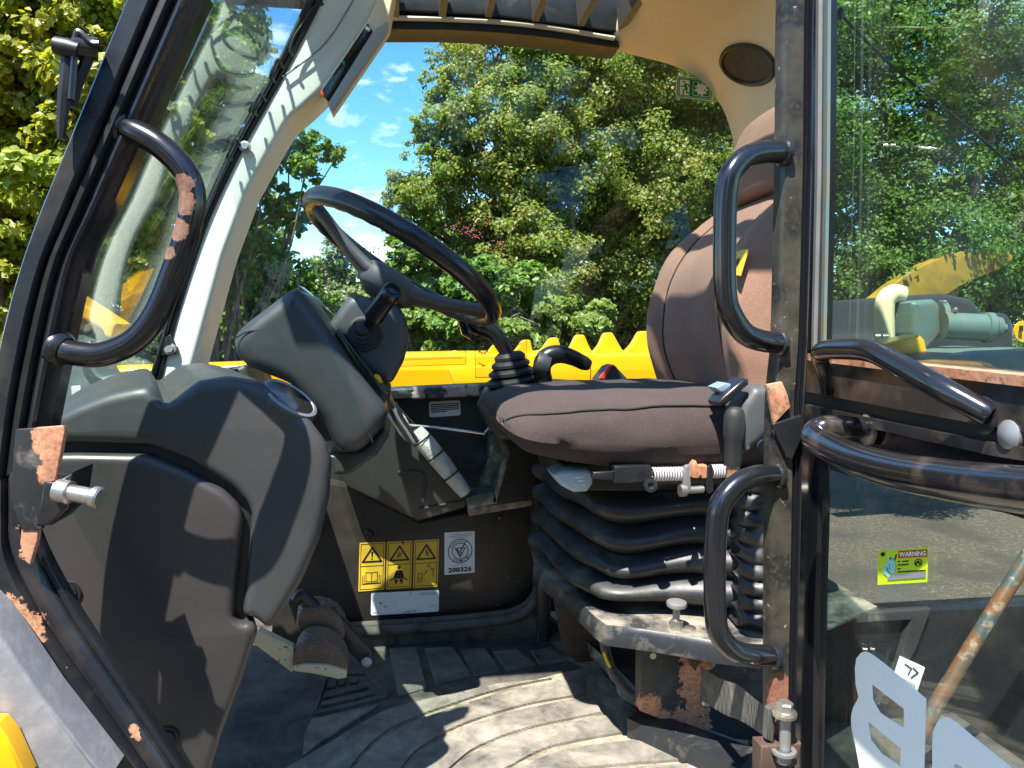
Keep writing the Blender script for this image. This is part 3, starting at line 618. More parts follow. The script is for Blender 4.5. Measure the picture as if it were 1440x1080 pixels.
B().lathe([(.034, -.035), (.056, -.018), (.060, .0), (.054, .012), (.046, .017), (.001, .019)], hc, n_, 32).obj('hub', M['hub'], sw)
for a_ in (R(6), R(172), R(272), ):
    d_ = u_*math.cos(a_) + v_*math.sin(a_); t_ = n_.cross(d_)
    rings = []
    for s_, w_, th, h_ in ((.020, .046, .014, -.004), (.055, .036, .013, .000), (.10, .026, .011, .014), (.15, .023, .010, .034), (RW-.004, .028, .010, .046)):
        c_ = hc + d_*s_ + n_*h_; ring = []
        for k in range(12):
            q = 2*math.pi*k/12; cx, sx = math.cos(q), math.sin(q)
            ring.append(c_ + t_*w_*math.copysign(abs(cx)**.6, cx) + n_*th*math.copysign(abs(sx)**.6, sx))
        rings.append(ring)
    B().loft(rings).obj('spoke', M['hub'], sw, smooth=60)

# ------------------------------------------------------------------ under-dash: cover, loom, channel, rod
ld = thing('lower_dash_cover', 'dark plastic cover under the dash with a moulded pocket', 'cover', P(570, 730, 1.74))
B().extr([(470, 655), (520, 600), (546, 560), (600, 618), (657, 690), (655, 714), (588, 734), (488, 684)], 1.70, 1.78, .005).obj('cover_panel', M['plastic_panel'], ld)
B().tube([P(x, y, 1.698) for x, y in [(560, 664), (585, 663), (595, 667), (598, 680), (594, 712)]], .003, 8).obj('moulded_rib', M['plastic'], ld)
B().tube([P(x, y, 1.698) for x, y in [(590, 716), (620, 710), (652, 704)]], .0025, 8).obj('moulded_rib', M['plastic'], ld)
lm = thing('wiring_loom', 'silver taped wiring loom slanting down from the dash', 'wiring loom', P(655, 700, 1.68))
B().tube([P(x, y, 1.665) for x, y in [(585, 606), (600, 625), (622, 652), (640, 675), (655, 694)]], [.017, .022, .021, .019, .015], 12).obj('taped_bundle', M['tape'], lm)
for x, y in ((594, 638-20), (612, 640), (634, 667)): 
    B().lathe([(.0235, -.002), (.0235, .002)], P(x, y, 1.665), P(655, 694, 1.665)-P(585, 606, 1.665), 14, cap=False).obj('cable_tie', M['ink'], lm)
B().tube([P(x, y, 1.64) for x, y in [(540, 565), (552, 580), (562, 592), (570, 606), (578, 616)]], [.010, .013, .016, .015, .012], 10).obj('loom_neck', M['tape'], lm)
for dx, mm in ((-4, 'ink'), (2, 'steel'), (8, 'ink')): B().tube([P(x + dx, y, 1.62) for x, y in [(548, 566), (558, 588), (570, 606), (580, 622)]], .004, 8).obj('wire', M[mm], lm)
ch = thing('guard_channel', 'scuffed angled metal guard plate under the joystick', 'guard plate', P(690, 710, 1.72))
chm = mat('scuffed_channel', (.07, .085, .08), .3, metal=.3, var=((.33, .38, .35), 25, .48, .7))
B().extr([(690, 612), (700, 604), (716, 640), (708, 662), (698, 706), (664, 712), (660, 702), (676, 690), (688, 640)], 1.70, 1.75, .003).obj('channel_web', chm, ch)
B().extr([(700, 600), (718, 636), (712, 660), (698, 708), (692, 706), (704, 655), (708, 640), (696, 610)], 1.66, 1.70, .002).obj('channel_flange', chm, ch)
B().extr([(655, 700), (696, 690), (700, 708), (658, 716)], 1.66, 1.74, .002).obj('channel_foot', chm, ch)
B().tube([P(x, y, 1.69) for x, y in [(556, 594), (560, 596), (620, 602), (676, 609), (682, 608), (698, 590)]], .0028, 8).obj('pull_rod', M['zinc'], ch)

# ------------------------------------------------------------------ joystick and brake lever on the far console
js = thing('joystick', 'black joystick lever with ribbed rubber boot left of the seat', 'joystick', P(722, 560, 1.60))
B().extr([(690, 560), (702, 545), (745, 540), (800, 540), (905, 545), (905, 620), (700, 620), (682, 580)], 1.56, 1.74, .012).obj('side_console', M['plastic'], js)
for k, (x, y, rx) in enumerate(((717, 502, .034), (718, 512, .042), (719, 523, .050), (720, 535, .058), (721, 547, .064))):
    B().lathe([(rx*.72, -.012), (rx, -.004), (rx, .002), (rx*.75, .010)], P(x, y, 1.58), (-.16, -.05, 1), 24).obj('boot_fold', M['rubber'], js)
jr = [(720, 512), (712, 495), (702, 478), (690, 465), (672, 457), (652, 454)]
B().tube([P(x, y, 1.57) for x, y in jr], [.016, .015, .017, .019, .020, .012], 14).obj('lever_grip', M['wheel'], js)
B().extr([(644, 449), (652, 447), (662, 462), (670, 474), (664, 478), (650, 470)], 1.545, 1.575, .004).obj('grip_button', M['smoke'], js)
bl = thing('brake_lever', 'curved black hand lever between joystick and seat back', 'lever', P(765, 540, 1.52))
B().tube([P(x, y, 1.52) for x, y in [(768, 545), (762, 520), (768, 504), (785, 498), (805, 503), (822, 511), (830, 514)]], [.018, .019, .021, .020, .017, .0155, .010], 14, flat=.9).obj('lever_handle', M['wheel'], bl)
B().lathe([(.026, -.014), (.029, 0), (.026, .014)], P(762, 513, 1.52), (.95, -.1, -.3), 20).obj('lever_pivot', M['plastic'], bl)
rb = thing('red_topped_box', 'small dark box with a reddish edge behind the seat cushion', 'box', P(862, 533, 1.66))
B().extr([(842, 534), (856, 516), (864, 513), (882, 532), (880, 545), (842, 545)], 1.64, 1.70, .003).obj('box_body', M['plastic'], rb)
B().extr([(843, 532), (857, 514), (862, 513), (850, 533)], 1.632, 1.642, .001).obj('red_edge', M['red'], rb)

# ------------------------------------------------------------------ driver's seat
seat = thing('driver_seat', 'brown cloth suspension seat with black bellows below, facing the steering wheel', 'seat', P(930, 870, 1.35))
YC, HW = 1.36, .235
from mathutils import noise as mnoise
def crease(a, b_, c, k=.0055): return Vector((mnoise.noise((a*9, b_*9, c*1.5))*k, mnoise.noise((a*13 + 7, b_*6, c*2))*k, mnoise.noise((a*11, b_*8 + 5, c*2))*k*1.2 + mnoise.noise((a*30, b_*24, c))*k*.35))
secs = cr([(690, 576, 592, .80), (697, 564, 612, .90), (715, 555, 634, .96), (745, 549, 648, .99), (800, 544, 660, 1), (880, 541, 664, 1), (960, 541, 662, 1), (1040, 543, 656, .99), (1082, 545, 646, .97), (1096, 556, 638, .92)], 5)
rings = []; seamL = []
for x, yt, yb, wf in secs:
    yb = 467 + (yb - 467)*.87
    a_ = P(x, yt, YC); c_ = P(x, yb, YC); zc = (a_.z + c_.z)/2; hz = (a_.z - c_.z)/2; X = (a_.x + c_.x)/2; ring = []
    for k in range(40):
        q = 2*math.pi*k/40; cy, sz = math.cos(q), math.sin(q); e = .42
        crown = .003*(1 - cy*cy) if sz > 0 else 0
        ring.append(Vector((X, YC + HW*wf*math.copysign(abs(cy)**e, cy), zc + hz*math.copysign(abs(sz)**.72, sz) + crown - (.012 if sz > 0 else 0)*abs(cy)**6)) + crease(X, YC + HW*cy, sz))
    rings.append(ring); seamL.append(ring[16] + Vector((0, -.0015, .001)))
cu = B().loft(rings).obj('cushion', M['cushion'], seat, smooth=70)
B().tube(seamL[3:], .0016, 6, raw=True).obj('cushion_seam', M['ink'], cu)
# backrest: rounded sections swept up a reclined, waisted spine
prof = cr([(-.17, .600, .205, .235, .06), (-.08, .575, .215, .235, .065), (.00, .560, .215, .232, .070), (.08, .570, .212, .225, .072), (.15, .597, .200, .214, .072), (.21, .640, .178, .195, .066), (.255, .680, .150, .165, .046), (.285, .708, .110, .13, .032), (.295, .72, .07, .08, .016)], 6)
rings = []; sA = []; sB = []
for z, X, wf, wn, th in prof:
    ring = []
    for k in range(56):
        q = 2*math.pi*k/56; cy, sx = math.cos(q), math.sin(q)
        yy = math.copysign(abs(cy)**.55, cy); xx = math.copysign(abs(sx)**.6, sx)
        wing = -.045*abs(yy)**3.5 if True else 0
        y_ = 1.385 + (wf if yy > 0 else wn)*yy
        front = xx < 0
        ch_ = .010*math.exp(-((abs(yy) - .62)/.07)**2) if front else 0
        ring.append(Vector((X + .06 + th*xx + wing*(1 if front else .6) + ch_, y_, CAMZ + z)) + crease(z*1.3, y_*1.3, xx, .007))
    rings.append(ring)
    fr = [p for k, p in enumerate(ring) if math.sin(2*math.pi*k/56) < 0]
    sA.append(min(fr, key=lambda p: abs((p.y-1.385)/wf - .62)) + Vector((-.002, 0, 0))); sB.append(min(fr, key=lambda p: abs((1.385-p.y)/wn - .62)) + Vector((-.002, 0, 0)))
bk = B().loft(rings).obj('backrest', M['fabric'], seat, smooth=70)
B().tube(sA[2:-14], .0014, 6, raw=True).obj('back_seam', M['cushion'], bk)
B().tube(sB[2:-14], .0014, 6, raw=True).obj('back_seam', M['cushion'], bk)
prof = cr([(.262, .705, .115, .02), (.272, .705, .135, .038), (.31, .708, .142, .042), (.36, .715, .138, .040), (.41, .725, .120, .034), (.43, .73, .09, .02)], 5)
rings = []
for z, X, wd, th in prof:
    rings.append([Vector((X + th*math.copysign(abs(math.sin(q))**.7, math.sin(q)), 1.37 + wd*math.copysign(abs(math.cos(q))**.6, math.cos(q)), CAMZ + z)) for q in (2*math.pi*k/40 for k in range(40))])
B().loft(rings).obj('headrest', M['fabric'], seat, smooth=70)
bkf = hit(bk, 1040, 370)[0] or P(1040, 370, 1.3)
def on_back(px, py): return onplane(px, py, bkf + Vector((-.006, -.003, 0)), Vector((-1, -.12, .35)).normalized())
tag_ = B().plate([on_back(1034, 356), on_back(1053, 351), on_back(1042, 388), on_back(1034, 388)], (-1, -.1, .3), .004).obj('seat_tag', M['amber'], seat, label='yellow tag on the seat back')
B().plate([on_back(1039, 366) + Vector((-.006, 0, 0)), on_back(1045, 363) + Vector((-.006, 0, 0)), on_back(1042, 372) + Vector((-.006, 0, 0)), on_back(1038, 374) + Vector((-.006, 0, 0))], (-1, 0, 0), .001).obj('tag_mark', M['ink'], tag_)
# recline lever, side cover, buckle
B().extr([(1010, 566), (1016, 558), (1046, 532), (1054, 533), (1054, 541), (1022, 570), (1013, 572)], 1.085, 1.125, .006).obj('recline_lever', M['wheel'], seat)
B().extr([(1006, 545), (1020, 538), (1028, 540), (1030, 548), (1014, 553)], 1.10, 1.13, .003).obj('belt_buckle', M['blue'], seat, label='small blue belt release')
B().extr([(1034, 600), (1048, 566), (1062, 545), (1082, 543), (1092, 560), (1092, 600), (1068, 626), (1050, 640), (1038, 625)], 1.09, 1.16, .014).obj('side_cover', M['hub'], seat)
B().lathe([(.012, 0), (.012, .006), (.007, .008), (.002, .004)], P(1074, 628, 1.09), (0, -1, 0), 16).obj('cover_bolt', M['plastic'], seat)
# slide mechanism
B().extr([(790, 652), (1085, 650), (1085, 690), (800, 690)], 1.225, 1.50, .003).obj('slide_frame', M['ink'], seat)
B().extr([(864, 656), (915, 655), (918, 660), (917, 678), (866, 680)], 1.125, 1.16, .002).obj('slide_bracket', M['paint'], seat)
B().extr([(834, 664), (866, 662), (866, 676), (834, 674)], 1.14, 1.155, .003).obj('slide_link', M['seal'], seat)
def coil(x0, x1, y, Y, r, turns, name):
    p0, p1 = P(x0, y, Y), P(x1, y-1, Y); n = turns*12; pts = []
    for i in range(n+1):
        t = i/n; a_ = t*turns*2*math.pi; pts.append(p0.lerp(p1, t) + Vector((0, math.cos(a_)*r, math.sin(a_)*r)))
    B().tube(pts, .0016, 5, raw=True).obj(name, M['spring'], seat)
coil(917, 968, 667, 1.14, .0105, 14, 'coil_spring'); coil(1000, 1024, 663, 1.14, .0105, 7, 'coil_spring')
B().tube([P(x, 666, 1.14) for x in (912, 960, 1024)], .004, 8).obj('spring_rod', M['seal'], seat)
B().extr([(975, 655), (979, 648), (982, 656), (996, 655), (996, 672), (988, 673), (986, 667), (982, 673), (975, 672)], 1.12, 1.14, .001).obj('catch_plate', M['rust'], seat)
for x in (966, 998): B().extr([(x-2, 656), (x+4, 654), (x+6, 690), (x, 695), (x-4, 690)], 1.115, 1.125, .001).obj('link_plate', M['steel'] if x < 980 else M['paint'], seat)
B().lathe([(.010, 0), (.010, .01), (.006, .011), (.006, .04)], P(956, 690, 1.12), (1, .05, .02), 14).obj('link_bolt', M['zinc'], seat)
B().lathe([(.011, 0), (.011, .012), (.006, .013), (.003, .009)], P(912, 682, 1.13), (0, -1, .1), 14).obj('slide_bolt', M['paint'], seat)
wh = B().extr([(778, 668), (790, 662), (828, 661), (835, 668), (834, 682), (826, 692), (808, 693), (790, 684)], 1.19, 1.25, .007).obj('weight_handle', M['lightblue'], seat, label='pale blue-grey adjuster handle with white print')
whz = 0
for x, y, w_ in ((808, 671, 12), (812, 676, 10), (806, 681, 5), (818, 682, 5)): B().extr([(x, y), (x+w_, y-1), (x+w_, y+1), (x, y+2)], 1.1885, 1.191, .0002).obj('handle_print', M['white'], wh)
# bellows
ZB = -.497
side = [tuple(F(x, y, ZB).xy) for x, y in ((764, 784), (780, 800), (805, 824), (832, 848), (862, 857), (930, 861), (1020, 868), (1090, 874))] + [(.70, 1.26), (.71, 1.40), (.66, 1.60), (.45, 1.68)]
pl2 = cr(side, 5, True); npl = len(pl2); cen = np.array((.46, 1.42)); CX, CY = F(858, 868, ZB).xy
def bellow(name, pl, z0, z1, folds, amp, lean=0, sag=.0):
    rings = []; nst = folds*10
    for i in range(nst + 1):
        t = i/nst; ph = (t*folds) % 1.0
        o = amp*(1.25*abs(math.sin(math.pi*ph))**.75 - .5) + .016*t
        ring = []
        for j, (x, y) in enumerate(pl):
            d = np.array((x, y)) - cen; d /= np.linalg.norm(d)
            corner = math.exp(-((x - CX)**2 + (y - CY)**2)/.006)
            wob = .004*math.sin(j*.7 + i*.13)
            z = z0 + (z1 - z0)*t - sag*corner*math.sin(math.pi*t) + .006*math.sin(j*.5)*math.sin(math.pi*t)
            ring.append((x + d[0]*(o + wob), y + d[1]*(o + wob), CAMZ + z))
        rings.append(ring)
    return B().loft(rings).obj(name, M['bellows'], seat, smooth=80)
bellow('bellows', pl2, -.225, -.478, 5, .026, sag=.018)
pl3 = cr([tuple(F(x, y, ZB).xy) for x, y in ((1022, 872), (1030, 882), (1060, 888), (1095, 892))] + [(.70, 1.22), (.70, 1.35), (.58, 1.36)], 5, True)
bellow('rear_bellows', pl3, -.235, -.490, 9, .012)

# ------------------------------------------------------------------ gear lever beside the seat
gl = thing('height_lever', 'black knobbed lever on a rusty shaft at the near side of the seat', 'lever', P(1030, 690, 1.09))
B().lathe([(.010, 0), (.0105, .05), (.012, .052)], P(1030, 690, 1.09), P(1031, 640, 1.09)-P(1030, 690, 1.09), 14).obj('lever_shaft', M['rust'], gl)
B().lathe([(.0125, 0), (.0135, .01), (.0135, .035), (.0150, .042), (.0165, .05), (.0165, .078), (.014, .088), (.008, .093), (.001, .094)], P(1030, 655, 1.09), (0.02, 0, 1), 22).obj('lever_knob', M['rubber'], gl)

# ------------------------------------------------------------------ seat base box
sb = thing('seat_base', 'steel seat plinth with dusty top plate and peeling black paint', 'seat base', F(1000, 960, -.70))
ZP = -.497
ed = [F(x, y, ZP) for x, y in [(752, 792), (766, 806), (806, 838), (838, 868), (852, 878), (900, 884), (960, 893), (1010, 902), (1100, 912)]]
top = [p.copy() for p in ed] + [Vector((.85, 1.2, CAMZ+ZP)), Vector((.85, 1.72, CAMZ+ZP)), Vector((.30, 1.74, CAMZ+ZP))]
B().plate(top, (0, 0, -1), .004).obj('top_plate', M['dustysteel'], sb)
sk = [[p + Vector((0, -.001, .0)) for p in ed], [p + Vector((-.004, -.006, -.008)) for p in ed], [p + Vector((-.004, -.006, -.034)) for p in ed], [p + Vector((0, .0, -.034)) for p in ed]]
B().loft([list(q) for q in zip(*sk)]).obj('top_skirt', M['skirt'], sb)
bxs = [(P(968, 935, 1.27), 0.0203), (P(974, 950, 1.27), 0.0232), (P(975, 972, 1.27), 0.0261), (P(980, 995, 1.27), 0.0232), (P(985, 925, 1.27), 0.0145), (P(912, 1000, 1.27), 0.0319), (P(925, 1010, 1.27), 0.0232), (P(960, 1022, 1.27), 0.0319), (P(985, 1020, 1.27), 0.0203)]
bm_ = mat('peeling_box_paint', (.026, .028, .030), .45, spots=bxs, spotcol=(.50, .235, .13), dust=((.14, .13, .12), 15, .52, .8))
B().extr([(901, 897), (1000, 905), (1100, 925), (1100, 1060), (1040, 1056), (900, 1000)], 1.27, 1.30, .002).obj('box_front', bm_, sb)
B().lathe([(.006, 0), (.006, .002), (.003, .002)], P(918, 922, 1.27), (0, -1, 0), 12).obj('box_hole', M['cream'], sb)
B().lathe([(.004, 0), (.0035, .002), (.001, .002)], P(958, 934, 1.27), (0, -1, 0), 12).obj('box_hole', M['ink'], sb)
B().extr([(775, 815), (905, 880), (905, 1005), (850, 990), (790, 900)], 1.60, 1.62, .002).obj('cavity_back', M['rustdark'], sb)
kn = P(950, 872, 1.20)
kb = F(951, 884, ZP)
k = B().lathe([(.008, -.042), (.006, -.03), (.006, -.004), (.0165, -.003), (.0175, 0), (.0165, .004), (.012, .006), (.001, .0065)], kb + Vector((0, 0, .042)), (0, -.05, 1), 24).obj('release_knob', M['steel'], sb)
B().lathe([(.011, 0), (.011, .014), (.008, .015)], kb, (0, 0, 1), 6).obj('knob_nut', M['zinc'], k)
B().lathe([(.010, 0), (.010, .003), (.005, .004)], F(970, 884, ZP), (0, 0, 1), 14).obj('plate_bolt', M['zinc'], sb)
B().tube([P(x, y, Y) for x, y, Y in [(846, 885, 1.40), (852, 915, 1.39), (862, 945, 1.37), (880, 970, 1.35), (905, 987, 1.34)]], .0095, 12).obj('drain_hose', M['hose'], sb)
B().tube([P(x, y, 1.36) for x, y in [(849, 917), (853, 928), (858, 938)]], .003, 6).obj('yellow_wire', M['amber'], sb)
B().extr([(964, 905), (985, 890), (1010, 890), (1025, 915), (1050, 930), (1050, 950), (1000, 925), (985, 915)], 1.16, 1.22, .004).obj('hinge_bracket', M['dustysteel'], sb)
B().extr([(967, 914), (990, 908), (985, 930), (978, 944), (972, 930)], 1.24, 1.266, .001).obj('rusty_tab', M['rustdark'], sb)
B().lathe([(.016, 0), (.016, .006), (.010, .012), (.004, .013)], P(993, 930, 1.25), (0, -.7, .7), 16).obj('anchor_bolt', M['rust'], sb)
B().lathe([(.009, 0), (.009, .008), (.005, .012)], P(991, 988, 1.25), (0, -1, .3), 12).obj('anchor_bolt', M['zinc'], sb)

# ------------------------------------------------------------------ door check strap and pin
sp_ = thing('door_strap', 'frayed black webbing door strap with a long bolt at the post foot', 'strap', P(1060, 1075, 1.0))
b = B(); rows = []
for t in np.linspace(0, 1, 14):
    x0, y0 = 988 + t*(1086-988), 938 + t*(996-938) + 3*math.sin(t*9); x1, y1 = 986 + t*(1084-986), 984 + t*(1040-984) + 2*math.sin(t*7)
    Y = 1.20 - .30*t + .004*math.sin(t*11)
    A_, C_ = P(x0, y0, Y), P(x1, y1, Y); row = [A_.lerp(C_, k/6) + Vector((0, .0025*math.sin(k*2.1 + t*14), 0)) for k in range(7)]
    rows.append(row + [v + Vector((0, .004, 0)) for v in row[::-1]])
b.loft(rows).obj('webbing', M['webbing'], sp_)
B().extr([(1080, 998), (1088, 994), (1092, 1000), (1088, 1046), (1078, 1040)], .880, .890, .002).obj('webbing_loop', M['webbing'], sp_)
bo = B().lathe([(.0075, 0), (.0075, .075)], P(1103, 1072, .872), (.0, 0, 1), 12).obj('long_bolt', M['steel'], sp_)
for k in range(13): pass
B().lathe([(.015, 0), (.015, .004), (.011, .005), (.011, .014), (.009, .016)], P(1103, 1003, .872), (0, -.05, 1), 6).obj('bolt_head', M['zinc'], bo)
B().lathe([(.016, 0), (.016, .004)], P(1103, 1005, .872), (0, -.05, 1), 20).obj('washer', M['zinc'], bo)
B().lathe([(.016, 0), (.016, .004), (.010, .004), (.010, -.012)], P(1102, 1058, .872), (0, 0, 1), 20).obj('washer', M['steel'], bo)
B().extr([(1070, 1050), (1128, 1046), (1122, 1075), (1090, 1100), (1070, 1100)], .876, .90, .003).obj('bolt_bracket', M['rustdark'], sp_)

# ------------------------------------------------------------------ pedals
def pedal(label, pad_poly, arm, armm, Y, dot=None):
    t = thing('brake_pedal', label, 'pedal', P(pad_poly[0][0], pad_poly[0][1]+40, Y), 'pedals on the cab floor')
    B().extr(pad_poly, Y, Y + .035, .010, sm=4, dz=.012, steps=4).obj('pedal_pad', M['padrust'], t)
    B().extr(arm, Y + .012, Y + .03, .003).obj('pedal_arm', armm, t)
    return t
p1 = pedal('nearer worn pedal on a cream painted arm', [(412, 940), (414, 922), (424, 905), (440, 899), (462, 903), (480, 917), (488, 934), (488, 950), (478, 954), (458, 948), (436, 944)], [(352, 902), (364, 886), (412, 910), (416, 940), (410, 946)], M['cream'], 1.42)
B().extr([(412, 938), (430, 934), (462, 936), (487, 944), (487, 954), (476, 956), (440, 948), (414, 945)], 1.412, 1.43, .004).obj('pad_lip', M['cream'], p1)
p2 = pedal('farther worn brown pedal on a dark arm', [(417, 888), (417, 868), (425, 857), (445, 855), (468, 862), (482, 878), (485, 893), (478, 902), (455, 896), (432, 892)], [(440, 850), (470, 856), (522, 916), (526, 934), (512, 940), (470, 895)], M['plastic_panel'], 1.47)
B().lathe([(.010, 0), (.010, .01), (.006, .012)], P(515, 930, 1.475), (.2, -1, .2), 14).obj('pivot_bolt', M['steel'], p2)
B().extr([(428, 890), (440, 888), (452, 906), (440, 912)], 1.45, 1.47, .002).obj('pedal_link', M['steel'], p2)
B().tube([P(x, y, 1.49) for x, y in [(416, 845), (425, 836), (440, 850), (470, 875)]], .012, 10).obj('pedal_stem', M['plastic_panel'], p2)

# ================================================================== STICKERS
def Q(quad, proj):
    """quad px (top-left, top-right, bottom-right, bottom-left): (u right, v down, lift) -> point"""
    a, b_, c, d = [np.array(q, float) for q in quad]
    def f(u, v, k=0):
        p = a*(1-u)*(1-v) + b_*u*(1-v) + c*u*v + d*(1-u)*v
        return proj(p[0], p[1], k)
    return f
def wallproj(Y): return lambda x, y, k=0: P(x, y, Y - k)
def doorproj(o): return lambda x, y, k=0: D(x, y, o + k)
class Ink(B):
    def poly(s, f, uv, k=.0009):
        pts = [f(u, v, k) for u, v in uv]; bk = [f(u, v, k - .0005) for u, v in uv]; return s.loft([bk, pts])
    def line(s, f, uv, w, asp=1.0, closed=False, k=.0009):
        uv = list(uv) + ([uv[0]] if closed else [])
        for (u0, v0), (u1, v1) in zip(uv[:-1], uv[1:]):
            du, dv = (u1-u0)*asp, v1-v0; l = math.hypot(du, dv) or 1; nu, nv = -dv/l*w/asp, du/l*w; eu, ev = du/l*w*.7/asp, dv/l*w*.7
            s.poly(f, [(u0+nu-eu, v0+nv-ev), (u1+nu+eu, v1+nv+ev), (u1-nu+eu, v1-nv+ev), (u0-nu-eu, v0-nv-ev)], k)
        return s
    def text(s, f, txt, u0, v0, u1, v1, k=.0011, bold=0, rot=None):
        cu = bpy.data.curves.new('t', 'FONT'); cu.body = txt; cu.resolution_u = 2; cu.offset = bold
        o = bpy.data.objects.new('t', cu); COL.objects.link(o); dg = bpy.context.evaluated_depsgraph_get(); me = bpy.data.meshes.new_from_object(o.evaluated_get(dg))
        co = [v.co.copy() for v in me.vertices]
        if co:
            x0 = min(c.x for c in co); x1 = max(c.x for c in co); y0 = min(c.y for c in co); y1 = max(c.y for c in co)
            tr = rot or (lambda a, b_: (u0 + (u1-u0)*a, v1 - (v1-v0)*b_))
            s.add([f(*tr((c.x-x0)/(x1-x0), (c.y-y0)/(y1-y0)), k) for c in co], [tuple(p.vertices) for p in me.polygons])
        bpy.data.objects.remove(o); bpy.data.curves.remove(cu); bpy.data.meshes.remove(me); return s
    def disc(s, f, c, r, asp, k=.0009, n=20, r2=None):
        ring = [(c[0] + math.cos(a)*r/asp, c[1] + math.sin(a)*r) for a in (2*math.pi*i/n for i in range(n))]
        if r2 is None: return s.poly(f, ring, k)
        return s.line(f, ring, r - r2, asp, True, k)
def sticker(name, label, cat, quad, proj, m, asp, group=None, rad=.04):
    f = Q(quad, proj)
    t = thing(name, label, cat, f(.5, 1.0), group)
    rr = []
    for cx, cy, a0 in ((1-rad/asp, 1-rad, 0), (rad/asp, 1-rad, 90), (rad/asp, rad, 180), (1-rad/asp, rad, 270)):
        for q in (0, 45, 90): a_ = R(a0+q); rr.append((cx + math.cos(a_)*rad/asp, cy + math.sin(a_)*rad))
    b = Ink(); b.loft([[f(u, v, -.0006) for u, v in rr], [f(u, v, .0003) for u, v in rr]]); b.obj('sticker_sheet', m, t, smooth=0)
    return t, f
wp = wallproj(1.7885); ws = 'yellow warning stickers in a row on the kick panel'
def base_marks(t, f):
    b = Ink(); b.line(f, [(.06, .035), (.94, .035), (.94, .965), (.06, .965)], .006, .53, True); b.line(f, [(.06, .49), (.94, .49)], .006, .53)
    b.line(f, [(.5, .105), (.86, .40), (.14, .40)], .019, .53, True); return b
t1, f = sticker('warning_sticker', 'yellow warning sticker with exclamation triangle and open book, leftmost of three', 'sticker', [(505.7, 763.3), (542, 762), (540.3, 829), (503.9, 832)], wp, M['amber'], .53, ws, .02)
b = base_marks(t1, f); b.poly(f, [(.455, .19), (.545, .19), (.52, .31), (.48, .31)]); b.disc(f, (.5, .345), .018, .53)
for d in (0, .07, .14):
    b.line(f, [(.14+d, .70-d*.35), (.14+d, .86-d*.15), (.5, .86-d*.1), (.86-d, .86-d*.15), (.86-d, .70-d*.35)], .006, .53)
b.line(f, [(.28, .62), (.5, .63), (.72, .62), (.72, .80), (.5, .82), (.28, .80)], .006, .53, True); b.line(f, [(.5, .63), (.5, .82)], .006, .53)
b.obj('warning_print', M['ink'], t1, smooth=0)
t2, f = sticker('warning_sticker', 'yellow warning sticker with seat belted figure, middle of three', 'sticker', [(544.5, 761.8), (580, 760.3), (578.3, 826.5), (542.5, 828.8)], wp, M['amber'], .53, ws, .02)
b = base_marks(t2, f)
for q in ([(.40, .36), (.52, .27), (.60, .28)], [(.44, .33), (.56, .33)], [(.50, .30), (.60, .24)], [(.42, .30), (.50, .22)]): b.line(f, q, .008, .53)
b.line(f, [(.58, .0), (.66, .07)], .014, .53)
b.disc(f, (.5, .555), .038, .53); b.poly(f, [(.40, .61), (.60, .61), (.66, .66), (.70, .77), (.30, .77), (.34, .66)]); b.line(f, [(.16, .82), (.32, .775), (.68, .775), (.84, .82)], .012, .53)
b.poly(f, [(.33, .80), (.46, .80), (.47, .83), (.40, .90), (.45, .905), (.37, .905), (.34, .84)]); b.poly(f, [(.67, .80), (.54, .80), (.53, .83), (.60, .90), (.55, .905), (.63, .905), (.66, .84)])
b.obj('warning_print', M['ink'], t2, smooth=0)
t3, f = sticker('warning_sticker', 'yellow warning sticker with lightning triangle, rightmost of three', 'sticker', [(582.5, 760), (617.5, 758), (615.5, 825), (580.8, 827)], wp, M['amber'], .53, ws, .02)
b = base_marks(t3, f); b.poly(f, [(.50, .20), (.56, .20), (.51, .27), (.55, .27), (.46, .35), (.49, .285), (.45, .285)]); b.poly(f, [(.58, .24), (.62, .24), (.58, .30), (.61, .30), (.53, .385), (.56, .315), (.53, .315)])
b.line(f, [(.20, .76), (.22, .70), (.36, .70), (.36, .80), (.18, .80)], .007, .53, True); b.line(f, [(.16, .84), (.36, .84)], .007, .53); b.line(f, [(.18, .89), (.20, .87)], .010, .53); b.line(f, [(.30, .89), (.32, .87)], .010, .53)
b.line(f, [(.42, .74), (.54, .66)], .007, .53); b.poly(f, [(.55, .645), (.48, .67), (.54, .70)]); b.line(f, [(.70, .64), (.86, .62)], .008, .53); b.line(f, [(.79, .63), (.80, .77)], .008, .53)
b.line(f, [(.52, .57), (.66, .53)], .007, .53); b.line(f, [(.58, .52), (.66, .58)], .007, .53); b.line(f, [(.66, .58), (.76, .62)], .006, .53)
b.obj('warning_print', M['ink'], t3, smooth=0)
t4, f = sticker('inspection_sticker', 'white inspection sticker with circular stamp and date numbers', 'sticker', [(625, 749), (667.5, 746.7), (667.5, 805), (625, 808.5)], wp, M['white'], .73, None, .01)
b = Ink(); c_ = (.52, .46); b.disc(f, c_, .285, .73, n=36, r2=.275); b.disc(f, c_, .19, .73, n=30, r2=.181)
b.line(f, [(.36, .39), (.68, .39), (.52, .60)], .012, .73, True); b.line(f, [(.42, .42), (.50, .50), (.70, .24)], .013, .73); b.disc(f, (.52, .51), .028, .73, r2=.02)
